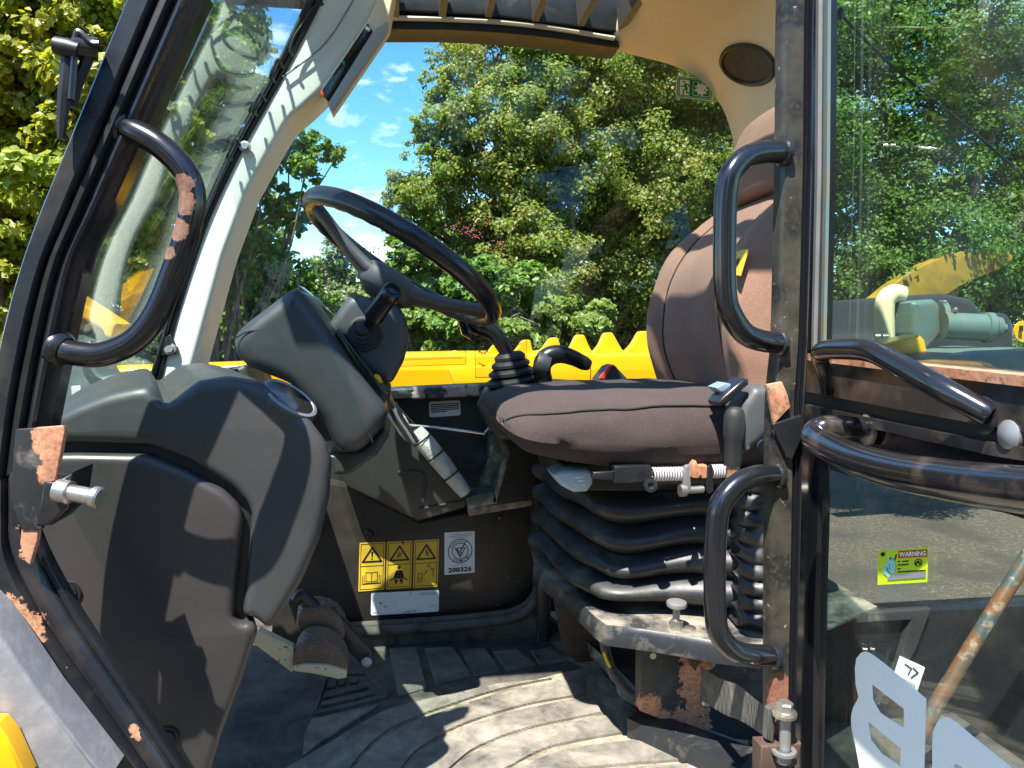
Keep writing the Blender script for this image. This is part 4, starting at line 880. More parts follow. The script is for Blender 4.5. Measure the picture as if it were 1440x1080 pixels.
for word, a0, a1, flip in (('THOROUGH', 200, 290, 1), ('EXAMINATION', 20, 130, -1)):
    n = len(word)
    for i, chh in enumerate(word):
        a_ = R(a0 + (a1-a0)*(i+.5)/n) if flip == 1 else R(a1 - (a1-a0)*(i+.5)/n)
        rad_ = .235; cu_, cv_ = c_[0] + math.cos(a_)*rad_/.73, c_[1] + math.sin(a_)*rad_
        rt = a_ + math.pi/2 if flip == 1 else a_ - math.pi/2
        def tr(a, bb, cu_=cu_, cv_=cv_, rt=rt):
            x_, y_ = (a-.5)*.036, -(bb-.5)*.055
            return (cu_ + (x_*math.cos(rt) - y_*math.sin(rt))/.73, cv_ + x_*math.sin(rt) + y_*math.cos(rt))
        b.text(f, chh, 0, 0, 1, 1, rot=tr)
b.text(f, '200326', .12, .84, .90, .96, bold=.035)
b.obj('stamp_print', M['ink'], t4, smooth=0)
b = Ink()
for v in (.06, .10, .14): b.line(f, [(.15 if v < .14 else .25, v), (.9 if v < .14 else .75, v-.005)], .006, .73)
b.line(f, [(.28, .80), (.74, .79)], .005, .73); b.obj('small_print', M['inkgrey'], t4, smooth=0, kind='stuff')
t5, f = sticker('blank_label', 'long scuffed white label under the yellow warning stickers', 'label', [(522, 834), (617.5, 829.5), (617, 860), (521.5, 865.5)], wp, M['whitedirty'], 3.1, None, .08)
b = Ink(); b.disc(f, (.14, .47), .045, 3.1); 
for q in ([(.50, .96), (.54, .90)], [(.56, .97), (.57, .88)], [(.60, .94), (.61, .86)], [(.64, .96), (.66, .88)], [(.57, .12), (.59, .09)], [(.2, .66), (.23, .60)]): b.line(f, q, .018, 3.1)
b.obj('scuff_print', M['ink'], t5, smooth=0, kind='stuff')
b = Ink(); 
for q in ([(.70, .12), (.95, .10)], [(.72, .20), (.97, .18)], [(.86, .72), (.95, .70)], [(.04, .86), (.12, .85)], [(.03, .93), (.12, .92)]): b.line(f, q, .012, 3.1)
b.obj('faint_print', M['inkgrey'], t5, smooth=0, kind='stuff')
t6, f = sticker('notice_label', 'small white notice with lines of text under the side window', 'label', [(603, 565), (647, 563), (648, 584), (604, 587)], wallproj(1.8435), M['whitedirty'], 2.1, None, .12)
b = Ink()
for i, v in enumerate((.2, .32, .44, .56, .68)):
    u = .08; rn = random.Random(i)
    while u < (.9 if i != 4 else .5):
        l = rn.uniform(.05, .13); b.line(f, [(u, v), (min(u+l, .94), v-.01)], .035, 2.1); u += l + .035
b.obj('notice_text', M['ink'], t6, smooth=0, kind='stuff')
# emergency exit sign on the glass
t7, f = sticker('exit_sign', 'green and white emergency exit sign stuck on the side window', 'sign', [(951, 106), (1003.5, 112), (1002, 142.5), (950.5, 136.5)], wallproj(1.857), M['exitwhite'], 1.68, None, .12)
Ink().poly(f, [(.03, .08), (.07, .04), (.93, .04), (.97, .08), (.97, .92), (.93, .96), (.07, .96), (.03, .92)], .0008).obj('green_field', M['green'], t7, smooth=0)
b = Ink(); b.line(f, [(.06, .09), (.94, .09), (.94, .91), (.06, .91)], .010, 1.68, True, .0012)
b.poly(f, [(.10, .16), (.36, .16), (.36, .86), (.10, .86)], .0012)
b.line(f, [(.46, .18), (.90, .18), (.90, .82), (.46, .82)], .010, 1.68, True, .0012)
star = []
for i in range(18):
    a_ = 2*math.pi*i/18; r_ = (.31, .22)[i % 2] * (1 if i % 4 else 1.05); star.append((.68 + math.cos(a_)*r_*1.0/1.68*1.05, .50 + math.sin(a_)*r_))
b.poly(f, star, .0012); b.obj('white_symbols', M['exitwhite'], t7, smooth=0)
b = Ink(); b.disc(f, (.215, .25), .05, 1.68, .0016); b.line(f, [(.25, .36), (.28, .58)], .06, 1.68, k=.0016); b.line(f, [(.25, .34), (.33, .35), (.35, .46)], .022, 1.68, k=.0016); b.line(f, [(.24, .36), (.22, .47), (.13, .47)], .022, 1.68, k=.0016)
b.line(f, [(.27, .58), (.20, .63), (.20, .84)], .026, 1.68, k=.0016); b.line(f, [(.29, .58), (.29, .74), (.35, .75)], .026, 1.68, k=.0016); b.disc(f, (.55, .47), .035, 1.68, .0016); b.disc(f, (.78, .53), .03, 1.68, .0016); b.obj('running_figure', M['green'], t7, smooth=0)
# clear decals on the lower side window
def decal(label, quad, draw):
    t, f = sticker('window_decal', label, 'decal', quad, wallproj(1.857), M['film'], 2.0, 'clear decals low on the side window', .03)
    b = Ink(); b.line(f, [(0.01, .02), (.99, .02), (.99, .98), (.01, .98)], .008, 2.0, True); draw(b, f); b.obj('decal_print', M['ink'], t, smooth=0)
def d1(b, f):
    for c in (.36, .62): b.line(f, [(c, .14), (c+.075, .44), (c-.075, .44)], .014, 2.0, True); b.line(f, [(c, .24), (c, .36)], .010, 2.0)
    for v in (.72, .76): b.line(f, [(.05, v), (.95, v-.01)], .007, 2.0)
def d2(b, f):
    for i in range(10):
        a_ = 2*math.pi*i/10; b.line(f, [(.17 + math.cos(a_)*.085, .26 + math.sin(a_)*.13), (.17 + math.cos(a_)*.11, .26 + math.sin(a_)*.17)], .014, 1.4)
    b.disc(f, (.17, .26), .12, 1.4, r2=.108); b.line(f, [(.08, .62), (.2, .70), (.14, .70)], .012, 1.4); b.line(f, [(.76, .2), (.9, .16)], .01, 1.4)
decal('clear window decal with two warning triangles', [(562, 477), (656, 475.5), (656, 513), (560, 516)], d1)
decal('clear window decal with a gear symbol behind the joystick', [(667, 475.5), (741, 474), (741, 531), (668, 532)], d2)
# ================================================================== OPEN DOOR
from mathutils.geometry import tessellate_polygon
dr = thing('cab_door', 'open cab door on the right with two black bars, glass above and below the waist rail', 'door', D(1150, 1075))
def dplate(poly, o0, o1, name, m, parent=dr, holes=(), sm=0, bev=0, label=None, **kw):
    if sm: poly = cr(poly, sm, True)
    loops = [[Vector((x, y, 0)) for x, y in lp] for lp in [poly, *holes]]
    flat = [v for lp in loops for v in lp]; tris = tessellate_polygon(loops)
    b = B(); n = len(flat)
    b.add([D(v.x, v.y, o0) for v in flat] + [D(v.x, v.y, o0) + DN*(o1-o0) for v in flat], [])
    b.f += [tuple(t) for t in tris] + [tuple(i + n for i in t[::-1]) for t in tris]
    o = 0
    for lp in loops:
        k = len(lp)
        for i in range(k): b.f.append((o+i, o+(i+1) % k, n+o+(i+1) % k, n+o+i))
        o += k
    return b.obj(name, m, parent, label, **kw)
waist_sp = [(D(1300, 518), .03), (D(1200, 505), .012)]
M['waist'] = mat('grimy_waist_paint', (.016, .015, .015), .33, var=((.10, .08, .06), 14, .5, .75), dust=((.24, .21, .17), 30, .62, .85), coat=.2)
# hinge side stile with its highlights modelled as strips
dplate([(1152, -40), (1178, -40), (1176, 200), (1170, 480), (1144, 500), (1146, 200)], -.004, .012, 'hinge_stile', M['paint_clean'])
dplate([(1164, -40), (1169, -40), (1167, 250), (1162, 492), (1158, 492), (1162, 250)], .012, .016, 'highlight_strip', M['motor'])
dplate([(1153, -40), (1157, -40), (1155, 250), (1149, 492), (1146, 492), (1151, 250)], .012, .017, 'highlight_strip', M['steel'])
dplate([(1142, 620), (1168, 640), (1166, 700), (1160, 860), (1156, 1110), (1126, 1110), (1130, 860), (1136, 700)], -.004, .010, 'lower_stile', M['paint_clean'])
dplate([(1160, 690), (1168, 690), (1163, 860), (1158, 1110), (1153, 1110), (1157, 860)], .010, .013, 'stile_rubber', M['seal'])
dplate([(1170, -60), (1700, -60), (1700, 560), (1440, 530), (1165, 505)], -.012, -.007, 'upper_glass', M['glass_door'])
dplate([(1163, 640), (1440, 700), (1700, 760), (1700, 1400), (1150, 1400)], -.012, -.007, 'lower_glass', M['glass_low'])
# waist rail: worn sill, painted band, recess, lower band
dplate([(1140, 494), (1190, 499), (1440, 523), (1700, 548), (1700, 566), (1440, 538), (1190, 509), (1140, 503)], -.02, .012, 'glass_sill', M['rust'], label='worn bare sill below the door glass')
dplate([(1132, 503), (1190, 509), (1440, 538), (1700, 566), (1700, 640), (1440, 600), (1290, 574), (1138, 546)], -.02, .008, 'waist_rail', M['waist'])
dplate([(1138, 544), (1290, 573), (1440, 600), (1700, 642), (1700, 660), (1440, 625), (1270, 592), (1138, 566)], -.03, -.004, 'rail_recess', M['ink'])
dplate([(1140, 564), (1270, 590), (1440, 622), (1700, 660), (1700, 680), (1440, 640), (1270, 604), (1140, 578)], -.02, .010, 'lower_lip', M['waist'])
dplate([(1140, 577), (1270, 603), (1440, 639), (1700, 680), (1700, 800), (1440, 722), (1300, 692), (1150, 652)], -.02, -.005, 'lower_rail', M['paint_clean'])
# two bars
ub = B().tube([D(x, y, o) for x, y, o in [(1163, 548, .012), (1160, 525, .03), (1153, 500, .045), (1160, 493, .05), (1185, 491, .05), (1225, 494, .05), (1262, 512, .045), (1320, 544, .035), (1376, 575, .016), (1392, 584, .010)]], [.008, .009, .0105, .0115, .0115, .0115, .0112, .011, .011, .0105], 16, 6).obj('pull_bar', mat('rubbed_bar_paint', (.010, .010, .012), .2, spots=[(D(1180, 500, .045), .011), (D(1215, 503, .045), .010), (D(1150, 502, .05), .008), (D(1245, 512, .045), .008)], spotcol=(.40, .2, .13), coat=.35), dr, label='slimmer upper door bar with worn underside')
B().lathe([(.017, 0), (.017, .003), (.012, .006)], D(1388, 584, .006), DN, 18).obj('weld_collar', M['paint'], ub)
lb = B().tube([D(x, y, o) for x, y, o in [(1222, 603, .0), (1190, 601, .03), (1158, 602, .055), (1146, 614, .065), (1165, 628, .068), (1205, 646, .07), (1260, 662, .07), (1320, 673, .07), (1390, 683, .07), (1470, 692, .07), (1600, 704, .07)]], [.011, .013, .0145, .0155, .016, .0165, .017, .017, .017, .017, .017], 20, 7).obj('pull_bar', mat('glossy_bar_paint', (.012, .011, .012), .16, var=((.11, .075, .055), 14, .52, .74), chips=((.5, .4, .35), 90, .76), coat=.5), dr, label='thick glossy lower door bar')
B().lathe([(.018, 0), (.018, .004), (.012, .006)], D(1222, 604, .0), DN, 18).obj('weld_collar', M['zinc'], lb)
B().lathe([(.011, 0), (.013, .004), (.013, .009), (.009, .012), (.001, .013)], D(1432, 612, .0), DN, 24).obj('lock_button', M['steel'], dr)
# mirrored vinyl letters on the outside of the lower glass
Bp = cr([(1205, 926), (1214, 917), (1228, 921), (1268, 953), (1303, 983)], 4) + [(1300, 1085), (1296, 1205)] + cr([(1262, 1170), (1222, 1128), (1204, 1050), (1198, 1020), (1199, 1000), (1206, 985)], 4) + [(1208, 980)] + cr([(1204, 962), (1203, 940)], 3)
h1_ = [(1227, 962), (1272, 997), (1272, 1024), (1238, 1002), (1228, 984)]; h2_ = [(1221, 1014), (1268, 1053), (1267, 1078), (1241, 1060), (1225, 1040)]
dplate(Bp, -.0068, -.0060, 'vinyl_letter', M['letter'], holes=[h1_, h2_], label='white mirrored letter B on the lower door glass', smooth=0)
Cp = cr([(1312, 1056), (1313, 1032), (1322, 1013), (1338, 1011), (1380, 1045), (1424, 1080)], 4) + [(1470, 1120), (1470, 1150), (1420, 1125)] + cr([(1352, 1078), (1344, 1074), (1342, 1085)], 3) + [(1345, 1160), (1312, 1130)]
dplate(Cp, -.0068, -.0060, 'vinyl_letter', M['letter'], label='white mirrored letter C at the frame edge', smooth=0)
# lime warning sticker on the glass
t8, f = sticker('glass_warning_sticker', 'lime yellow WARNING sticker on the lower door glass', 'sticker', [(1235, 774), (1305.5, 770), (1304, 818.5), (1234, 822.5)], doorproj(-.0062), M['lime'], 1.45, None, .01)
Ink().poly(f, [(.40, .05), (.97, .05), (.97, .26), (.40, .26)], .0009).obj('red_banner', M['red'], t8, smooth=0)
Ink().text(f, 'WARNING', .42, .085, .955, .225, .0013, bold=.03).obj('banner_text', M['exitwhite'], t8, smooth=0)
b = Ink()
b.poly(f, [(.26, .19), (.29, .21), (.29, .30), (.34, .36), (.36, .5), (.34, .66), (.26, .74), (.21, .80), (.12, .68), (.09, .52), (.13, .40), (.20, .34), (.20, .22)], .0009); b.obj('figure_print', M['mint'], t8, smooth=0)
b = Ink(); b.disc(f, (.09, .12), .06, 1.45, .0011); b.line(f, [(.33, .30), (.36, .16)], .018, 1.45)
b.disc(f, (.245, .26), .03, 1.45, .0013); b.line(f, [(.16, .50), (.22, .66), (.28, .70)], .008, 1.45, k=.0013); b.line(f, [(.22, .42), (.23, .56)], .006, 1.45, k=.0013)
for u0, u1, v in ((.40, .45, .36), (.49, .60, .36), (.40, .60, .46), (.40, .47, .57), (.40, .95, .66)):
    u = u0; rn = random.Random(int(u0*100+v*77))
    while u < u1 - .015:
        l = rn.uniform(.03, .06); b.line(f, [(u, v), (min(u+l, u1), v-.004)], .018, 1.45); u += l + .018
b.disc(f, (.80, .42), .10, 1.45, .0011, r2=.09); b.line(f, [(.76, .46), (.80, .38), (.84, .46)], .022, 1.45)
b.obj('small_print', M['ink'], t8, smooth=0, kind='stuff')
Ink().poly(f, [(.20, .80), (.30, .72), (.97, .70), (.97, .86), (.20, .88)], .001).obj('grey_block', M['inkgrey'], t8, smooth=0)

# ================================================================== THINGS SEEN THROUGH THE DOOR GLASS
pp = thing('elbow_pipe', 'buff coloured elbow pipe rising behind the upper door glass', 'pipe', P(1245, 520, 1.56))
B().tube([P(x, y, 1.56) for x, y in [(1245, 515), (1244, 470), (1244, 432), (1247, 420), (1256, 413), (1268, 415)]], .0215, 16).obj('pipe_run', M['pipe'], pp)
B().lathe([(.0235, 0), (.0235, .010)], P(1245, 492, 1.56), (0, 0, 1), 18).obj('pipe_clamp', M['motor'], pp)
mo = thing('hydraulic_motor', 'grey green hydraulic motor with round end cap behind the door glass', 'motor', P(1320, 520, 1.50))
B().extr([(1284, 424), (1316, 420), (1324, 430), (1326, 470), (1318, 480), (1298, 500), (1284, 470)], 1.50, 1.60, .012).obj('motor_housing', M['motor'], mo)
B().lathe([(.0, -.002), (.042, 0), (.042, .012), (.0, .014)], P(1318, 448, 1.54), (1, -.25, 0), 24).obj('motor_flange', M['motor'], mo)
B().lathe([(.030, 0), (.030, .085), (.034, .087), (.034, .10), (.026, .106), (.024, .118), (.012, .12), (.010, .13), (.001, .131)], P(1326, 458, 1.50), (1, -.3, -.05), 24).obj('motor_barrel', M['motor'], mo)
for k in range(6):
    a_ = k*math.pi/3; o_ = P(1318, 448, 1.52) + Vector((.012, math.sin(a_)*.04, math.cos(a_)*.036)); B().lathe([(.006, 0), (.006, .006), (.001, .007)], o_, (1, -.25, 0), 6).obj('flange_bolt', M['steel'], mo)
ct = thing('engine_cowl', 'black engine cowl behind the hydraulic motor', 'engine cover', P(1350, 560, 1.75))
B().extr([(1180, 486), (1250, 470), (1268, 416), (1330, 412), (1372, 420), (1382, 438), (1420, 440), (1430, 456), (1432, 700), (1180, 560)], 1.68, 2.0, .02, steps=4).obj('cowl_body', M['plastic_panel'], ct)
B().extr([(1322, 520), (1350, 500), (1390, 494), (1500, 490), (1560, 600), (1330, 560)], 1.30, 1.60, .02, steps=4).obj('cowl_lid', M['motor'], ct)
ll = thing('boom_reflection', 'curved yellow reflection of the boom in the upper door glass, built as a plate among the trees', 'reflection', P(1300, 500, 5.4))  # reflection of the boom built as a solid shape
B().extr(cr([(1185, 441), (1225, 425), (1270, 390), (1310, 368), (1352, 354), (1398, 352), (1425, 360), (1410, 376), (1365, 395), (1318, 420), (1262, 428), (1215, 440)], 3, True), 5.35, 5.5, .006).obj('reflection_plate', M['reflyellow'], ll)
B().extr([(1290, 425), (1330, 405), (1350, 410), (1310, 470), (1290, 470)], 5.38, 5.47, .005).obj('reflection_leg', M['reflyellow'], ll)
ys = thing('yellow_bracket', 'small folded yellow bracket at the foot of the pipe behind the glass', 'bracket', P(1270, 505, 1.46))
B().extr([(1222, 489), (1292, 470), (1300, 478), (1304, 496), (1262, 499)], 1.45, 1.47, .002).obj('bracket_sheet', M['yellow'], ys)
B().extr([(1225, 488), (1294, 470), (1292, 474), (1230, 490)], 1.40, 1.45, .001).obj('bracket_fold', M['yellow'], ys)
yd = thing('yellow_tag', 'round yellow tag at the right edge behind the door glass', 'tag', P(1435, 486, 1.35))
b = B(); b.lathe([(.022, 0), (.022, .004)], P(1438, 466, 1.35), (0, -1, 0), 24); b.obj('tag_disc', M['yellow'], yd)
B().box(P(1436, 462, 1.34), (.008, .002, .012)).obj('tag_mark', M['ink'], yd)
cdm = thing('tie_cord', 'dark knotted cord running diagonally behind the upper door glass', 'cord', P(1305, 135, 1.05))
B().tube([P(x, y, 1.05) for x, y in [(1180, 18), (1240, 80), (1312, 140), (1380, 195), (1450, 258)]], .0022, 8).obj('cord_run', M['seal'], cdm)
B().lathe([(.0, 0), (.004, .003), (.004, .008), (.0, .011)], P(1308, 137, 1.05), (.7, 0, -.6), 10).obj('cord_knot', M['seal'], cdm)
B().tube([P(x, y, 1.05) for x, y in [(1180, 12), (1182, 18), (1181, 26)]], .005, 8).obj('cord_hook', M['seal'], cdm)
bd = thing('chassis_side', 'dark chassis panel with pale card behind the lower door glass', 'chassis', P(1300, 1150, 1.35))
B().extr([(1120, 864), (1275, 854), (1700, 830), (1700, 1500), (1120, 1500)], 1.30, 1.33, .012).obj('chassis_panel', M['paint'], bd)
B().extr([(1120, 868), (1278, 858), (1310, 856), (1288, 915), (1262, 960), (1250, 990), (1236, 990), (1265, 930), (1282, 872), (1120, 882)], 1.285, 1.30, .003).obj('chassis_flange', M['plastic'], bd)
cp = B().extr([(1268, 924), (1301, 939), (1290, 973), (1258, 955)], 1.278, 1.284, .0005).obj('pale_card', M['white'], bd, label='small pale printed card')
fq = Q([(1268, 924), (1301, 939), (1290, 973), (1258, 955)], wallproj(1.277))
b = Ink(); b.text(fq, 'NTED', .15, .80, .85, .96); b.line(fq, [(.2, .2), (.5, .25), (.45, .55)], .02); b.line(fq, [(.55, .2), (.8, .3), (.6, .6)], .02); b.obj('card_print', M['ink'], cp, smooth=0)
gt = thing('guard_rail', 'rust streaked diagonal steel tube behind the lower door glass', 'rail', P(1310, 1010, 1.10))
B().tube([P(x, y, 1.10) for x, y in [(1280, 1060), (1312, 1000), (1375, 895), (1440, 792), (1500, 700)]], .0125, 14).obj('rail_tube', mat('rust_streaked_tube', (.09, .12, .12), .35, metal=.4, var=[((.25, .12, .06), 14, .46, .56), ((.45, .36, .25), 50, .55, .7)]), gt)

# ================================================================== YELLOW BOOM ON THE FAR SIDE
bo = thing('loader_boom', 'long yellow loader boom with scalloped top edge beyond the far window', 'boom', P(700, 620, 2.5))
B().extr([(90, 521), (300, 514), (545, 499), (640, 497), (910, 496), (1120, 494), (1120, 640), (545, 575), (300, 526), (90, 528)], 2.45, 2.80, .012).obj('boom_beam', M['yellow'], bo)
for x0, xp, x1, yb_, yp in ((592, 640, 662, 503, 493), (676, 700, 712, 502, 484), (715, 741, 753, 501, 478), (751, 780, 794, 500, 475), (793, 817, 835, 499, 471), (833, 857, 879, 498, 468), (877, 906, 932, 498, 466), (930, 962, 990, 498, 464)):
    tp = [(x0, yb_), (x0 + (xp-x0)*.45, yb_ + (yp-yb_)*.42), (xp - 6, yp + 2), (xp, yp), (xp + 5, yp + 1.5), (xp + (x1-xp)*.62, yb_ + (yp-yb_)*.45), (x1, yb_)]
    B().extr(cr(tp, 4), 2.47, 2.51, .003).obj('hose_guard_hump', M['yellow'], bo)
B().extr([(630, 518), (760, 512), (830, 512), (830, 545), (640, 545)], 2.441, 2.449, .001).obj('boom_wear_plate', M['yellow'], bo)
fa = thing('neighbouring_loader', 'sloping yellow beam of another loader outside the windscreen', 'loader', P(130, 500, 2.2))
B().extr([(60, 395), (98, 414), (163, 456), (158, 478), (148, 474), (142, 462), (92, 436), (60, 425)], 2.15, 2.27, .008).obj('sloping_beam', M['yellow'], fa)
fc = thing('front_carriage', 'dark grey front carriage with hose and white plate seen low through the windscreen', 'carriage', P(130, 640, 2.0))
B().extr([(30, 560), (60, 500), (85, 470), (110, 480), (140, 530), (235, 528), (235, 640), (30, 640)], 2.05, 2.2, .015).obj('carriage_frame', M['motor'], fc)
B().tube([P(x, y, 1.98) for x, y in [(52, 545), (70, 557), (86, 548), (94, 528), (95, 508)]], .006, 10).obj('carriage_hose', M['steel'], fc)
B().tube([P(x, y, 2.0) for x, y in [(88, 462), (100, 478), (118, 486), (130, 484)]], .01, 10).obj('carriage_pipe', M['steel'], fc)
B().extr([(100, 543), (113, 542), (115, 562), (101, 563)], 2.03, 2.04, .001).obj('white_plate', M['white'], fc)
wi = thing('wiper_arm', 'black windscreen wiper arm folded outside the left post', 'wiper', P(90, 170, .84))
B().tube([P(x, y, .84) for x, y in [(140, 62), (128, 60), (113, 46), (107, 50), (104, 90), (100, 140)]], .0035, 8).obj('wiper_link', M['paint'], wi)
B().tube([P(x, y, .845) for x, y in [(93, 68), (94, 90), (91, 130), (88, 160), (86, 195)]], [.005, .006, .007, .006, .004], 8).obj('wiper_bar', M['seal'], wi)
B().lathe([(.009, -.012), (.010, 0), (.009, .012)], P(95, 68, .842), (1, 0, -.2), 12).obj('wiper_pivot', M['seal'], wi)
B().tube([P(x, y, .85) for x, y in [(130, 65), (122, 85), (108, 120), (100, 150)]], .006, 8).obj('wiper_blade', M['seal'], wi)
B().lathe([(.012, -.01), (.012, .012), (.006, .014)], P(122, 68, .85), (-1, -.4, 0), 12).obj('wiper_spindle', M['paint'], wi)

# ================================================================== TREES
def leaf_obj(name, C_, Nn, S, m, parent=None, asp=.34, **kw):
    n = len(C_); rs = np.random
    T = rs.normal(size=(n, 3)); T -= Nn*(T*Nn).sum(1, keepdims=True); T /= np.linalg.norm(T, axis=1, keepdims=True)
    Bt = np.cross(Nn, T); s = S[:, None]
    v = np.stack([C_ - T*s*.5, C_ + Bt*s*asp + Nn*s*.10 - T*s*.05, C_ + T*s*.5 - Nn*s*.06, C_ - Bt*s*asp + Nn*s*.10 - T*s*.05], 1).reshape(-1, 3)
    off = OFF[parent.name] if parent else Vector((0, 0, 0)); v = v - np.array(off)
    f = (np.arange(n)[:, None]*4 + np.array([[0, 1, 2, 0, 2, 3]])).reshape(-1)
    me = bpy.data.meshes.new(name); me.vertices.add(n*4); me.vertices.foreach_set('co', v.astype(np.float32).ravel())
    me.loops.add(n*6); me.loops.foreach_set('vertex_index', f.astype(np.int32)); me.polygons.add(n*2); me.polygons.foreach_set('loop_start', (np.arange(n*2)*3).astype(np.int32))
    me.update(calc_edges=True); me.materials.append(m)
    o = bpy.data.objects.new(name, me); COL.objects.link(o)
    if parent: o.parent = parent
    for k, x in kw.items(): o[k] = x
    return o
def crown_pts(blobs, n, sub=16, spread=.30, up=.35):
    """blobs: (centre, radius) in metres"""
    r2 = np.array([r*r for c, r in blobs]); cnt = (n*r2/r2.sum()).astype(int); Cs, Ns = [], []
    for (c, r), k in zip(blobs, cnt):
        if k < 4: continue
        c = np.array(c); m = max(6, int(sub*(1 + 4*r)))
        d = np.random.normal(size=(m, 3)); d /= np.linalg.norm(d, axis=1, keepdims=True); rad = r*np.random.uniform(.35, 1.05, (m, 1))
        sc_ = c + d*rad*np.array([1, .9, .95]); sr = r*np.random.uniform(.12, spread, m)
        wgt = sr**2; idx = np.random.choice(m, k, p=wgt/wgt.sum())
        g = np.random.normal(size=(k, 3)); g /= np.linalg.norm(g, axis=1, keepdims=True); rr = np.random.uniform(0, 1, (k, 1))**.45
        p = sc_[idx] + g*rr*sr[idx][:, None]*np.array([1.15, 1.15, .8])
        nn = g*.45 + d[idx]*.35 + np.random.normal(size=(k, 3))*.45 + np.array([-.12, -.30, up + .1]); nn /= np.linalg.norm(nn, axis=1, keepdims=True)
        Cs.append(p); Ns.append(nn)
    return np.concatenate(Cs), np.concatenate(Ns)
def limb(b, p, q, r0, r1, wob=.12):
    p, q = Vector(p), Vector(q); m1 = p.lerp(q, .35) + Vector(np.random.normal(size=3)*wob*.6); m2 = p.lerp(q, .7) + Vector(np.random.normal(size=3)*wob)
    b.tube([p, m1, m2, q], [r0, r0*.75 + r1*.25, r0*.4 + r1*.6, r1], 7, 4)
def tree(name, label, cat, base, blobs, n, size, m, trunk_r=.12, group='trees and shrubs around the machine', sub=16, spread=.30, twigs=True, fork=.35, extra=None):
    t = thing(name, label, cat, base, group); base = Vector(base)
    top = sum((Vector(c) for c, r in blobs), Vector())/len(blobs)
    fk = base.lerp(Vector((top.x, top.y, max(top.z, base.z + .5))), fork)
    b = B(); limb(b, base, fk, trunk_r, trunk_r*.75, .05)
    b.obj('trunk', M['bark'], t)
    for c, r in blobs:
        b = B(); limb(b, fk, c, trunk_r*.5, trunk_r*.10, .15*r + .05)
        if twigs:
            for _ in range(5):
                d = Vector(np.random.normal(size=3)); d.normalize(); limb(b, Vector(c) - d*r*.2, Vector(c) + d*r*.9, trunk_r*.13, .003, r*.12)
        b.obj('limb', M['bark'], t)
    Cp_, Np_ = crown_pts(blobs, n, sub, spread)
    S = size*np.random.uniform(.65, 1.25, len(Cp_))
    leaf_obj('crown', Cp_, Np_, S, m, t, kind='stuff'); return t, Cp_, Np_
def px_blobs(L, Y, jit=.35):
    o = []
    for x, y, r in L:
        yy = Y + random.uniform(-jit, jit); p = P(x, y, yy); o.append((tuple(p), r/FPX*yy))
    return o
L_olive = leaf_mat('olive_leaves', [(.085, .15, .02), (.145, .215, .03), (.205, .265, .045), (.27, .29, .065), (.33, .29, .09)], .56)
L_green = leaf_mat('fresh_green_leaves', [(0.062, 0.138, 0.019), (0.100, 0.188, 0.025), (0.150, 0.237, 0.037), (0.200, 0.275, 0.050)], 0.42)
L_lime = leaf_mat('yellow_green_leaves', [(.20, .26, .02), (.26, .31, .03), (.32, .34, .04), (.17, .24, .03)], .50)
L_dark = leaf_mat('deep_green_leaves', [(0.039, 0.085, 0.016), (0.065, 0.117, 0.021), (0.098, 0.156, 0.029)], 0.35)
L_mid = leaf_mat('mid_green_leaves', [(.07, .14, .022), (.11, .20, .032), (.17, .26, .048)], .55)
L_birch = leaf_mat('pale_birch_leaves', [(.10, .15, .05), (.15, .20, .07), (.20, .24, .10)], .35)
G = lambda p: (p.x, p.y, 0)
YB = 6.6
main = [(720, 330, 80), (800, 230, 90), (880, 370, 100), (930, 260, 100), (700, 430, 80), (700, 90, 70), (770, 60, 80), (850, 50, 90), (940, 70, 100), (1030, 120, 100), (655, 175, 62), (740, 170, 90), (840, 160, 110), (950, 190, 110), (615, 255, 58), (690, 260, 85), (790, 280, 110), (900, 300, 120), (1010, 290, 110), (590, 315, 50), (650, 350, 75), (740, 380, 100), (860, 410, 110), (980, 410, 110), (625, 120, 32), (600, 190, 30), (560, 270, 30), (640, 75, 40)]
tree('broadleaf_tree', 'tall olive green tree filling the far window behind the steering wheel', 'tree', G(P(830, 470, YB+.5)), px_blobs(main, YB, .5), 340000, .035, L_olive, .11, sub=40, spread=.24)
right_ = [(1240, 400, 70), (1330, 400, 60), (1420, 400, 60), (1130, 60, 110), (1230, 40, 110), (1340, 30, 120), (1450, 60, 120), (1120, 220, 110), (1220, 200, 120), (1330, 190, 120), (1440, 230, 120), (1120, 350, 110), (1230, 350, 110), (1340, 340, 120), (1460, 380, 120), (1150, 450, 90), (1300, 450, 100), (1560, 200, 140)]
tree('broadleaf_tree', 'bright green tree seen through the upper door glass on the right', 'tree', G(P(1300, 470, YB)), px_blobs(right_, 6.0, .4), 170000, .039, L_mid, .12, sub=30)
low_ = [(575, 360, 36), (600, 395, 55), (660, 410, 65), (730, 440, 70), (590, 450, 60), (520, 440, 45), (650, 470, 60), (820, 465, 70)]
eld = tree('elder_shrub', 'fresh green elder shrub with reddish berries low behind the steering wheel', 'shrub', G(P(620, 470, 5.6)), px_blobs(low_, 5.5, .2), 46000, .052, L_green, .05, sub=14)[0]
bb = B()
for x, y in ((655, 325), (662, 322), (668, 332), (640, 318), (684, 312), (700, 345), (525, 350)):
    for _ in range(14):
        p = P(x + random.gauss(0, 5), y + random.gauss(0, 4), 5.2); bb.lathe([(.0, -.007), (.007, 0), (.0, .007)], p, (0, 0, 1), 6, cap=False)
bb.obj('berries', mat('elder_berries', (.22, .03, .03), .4), eld, kind='stuff')
hz_ = [(700, 430, 60), (800, 440, 60), (900, 420, 70), (1000, 440, 80), (660, 480, 50), (880, 460, 70), (960, 460, 80), (1060, 460, 90), (780, 490, 60), (700, 480, 60), (920, 520, 70), (820, 530, 70)]
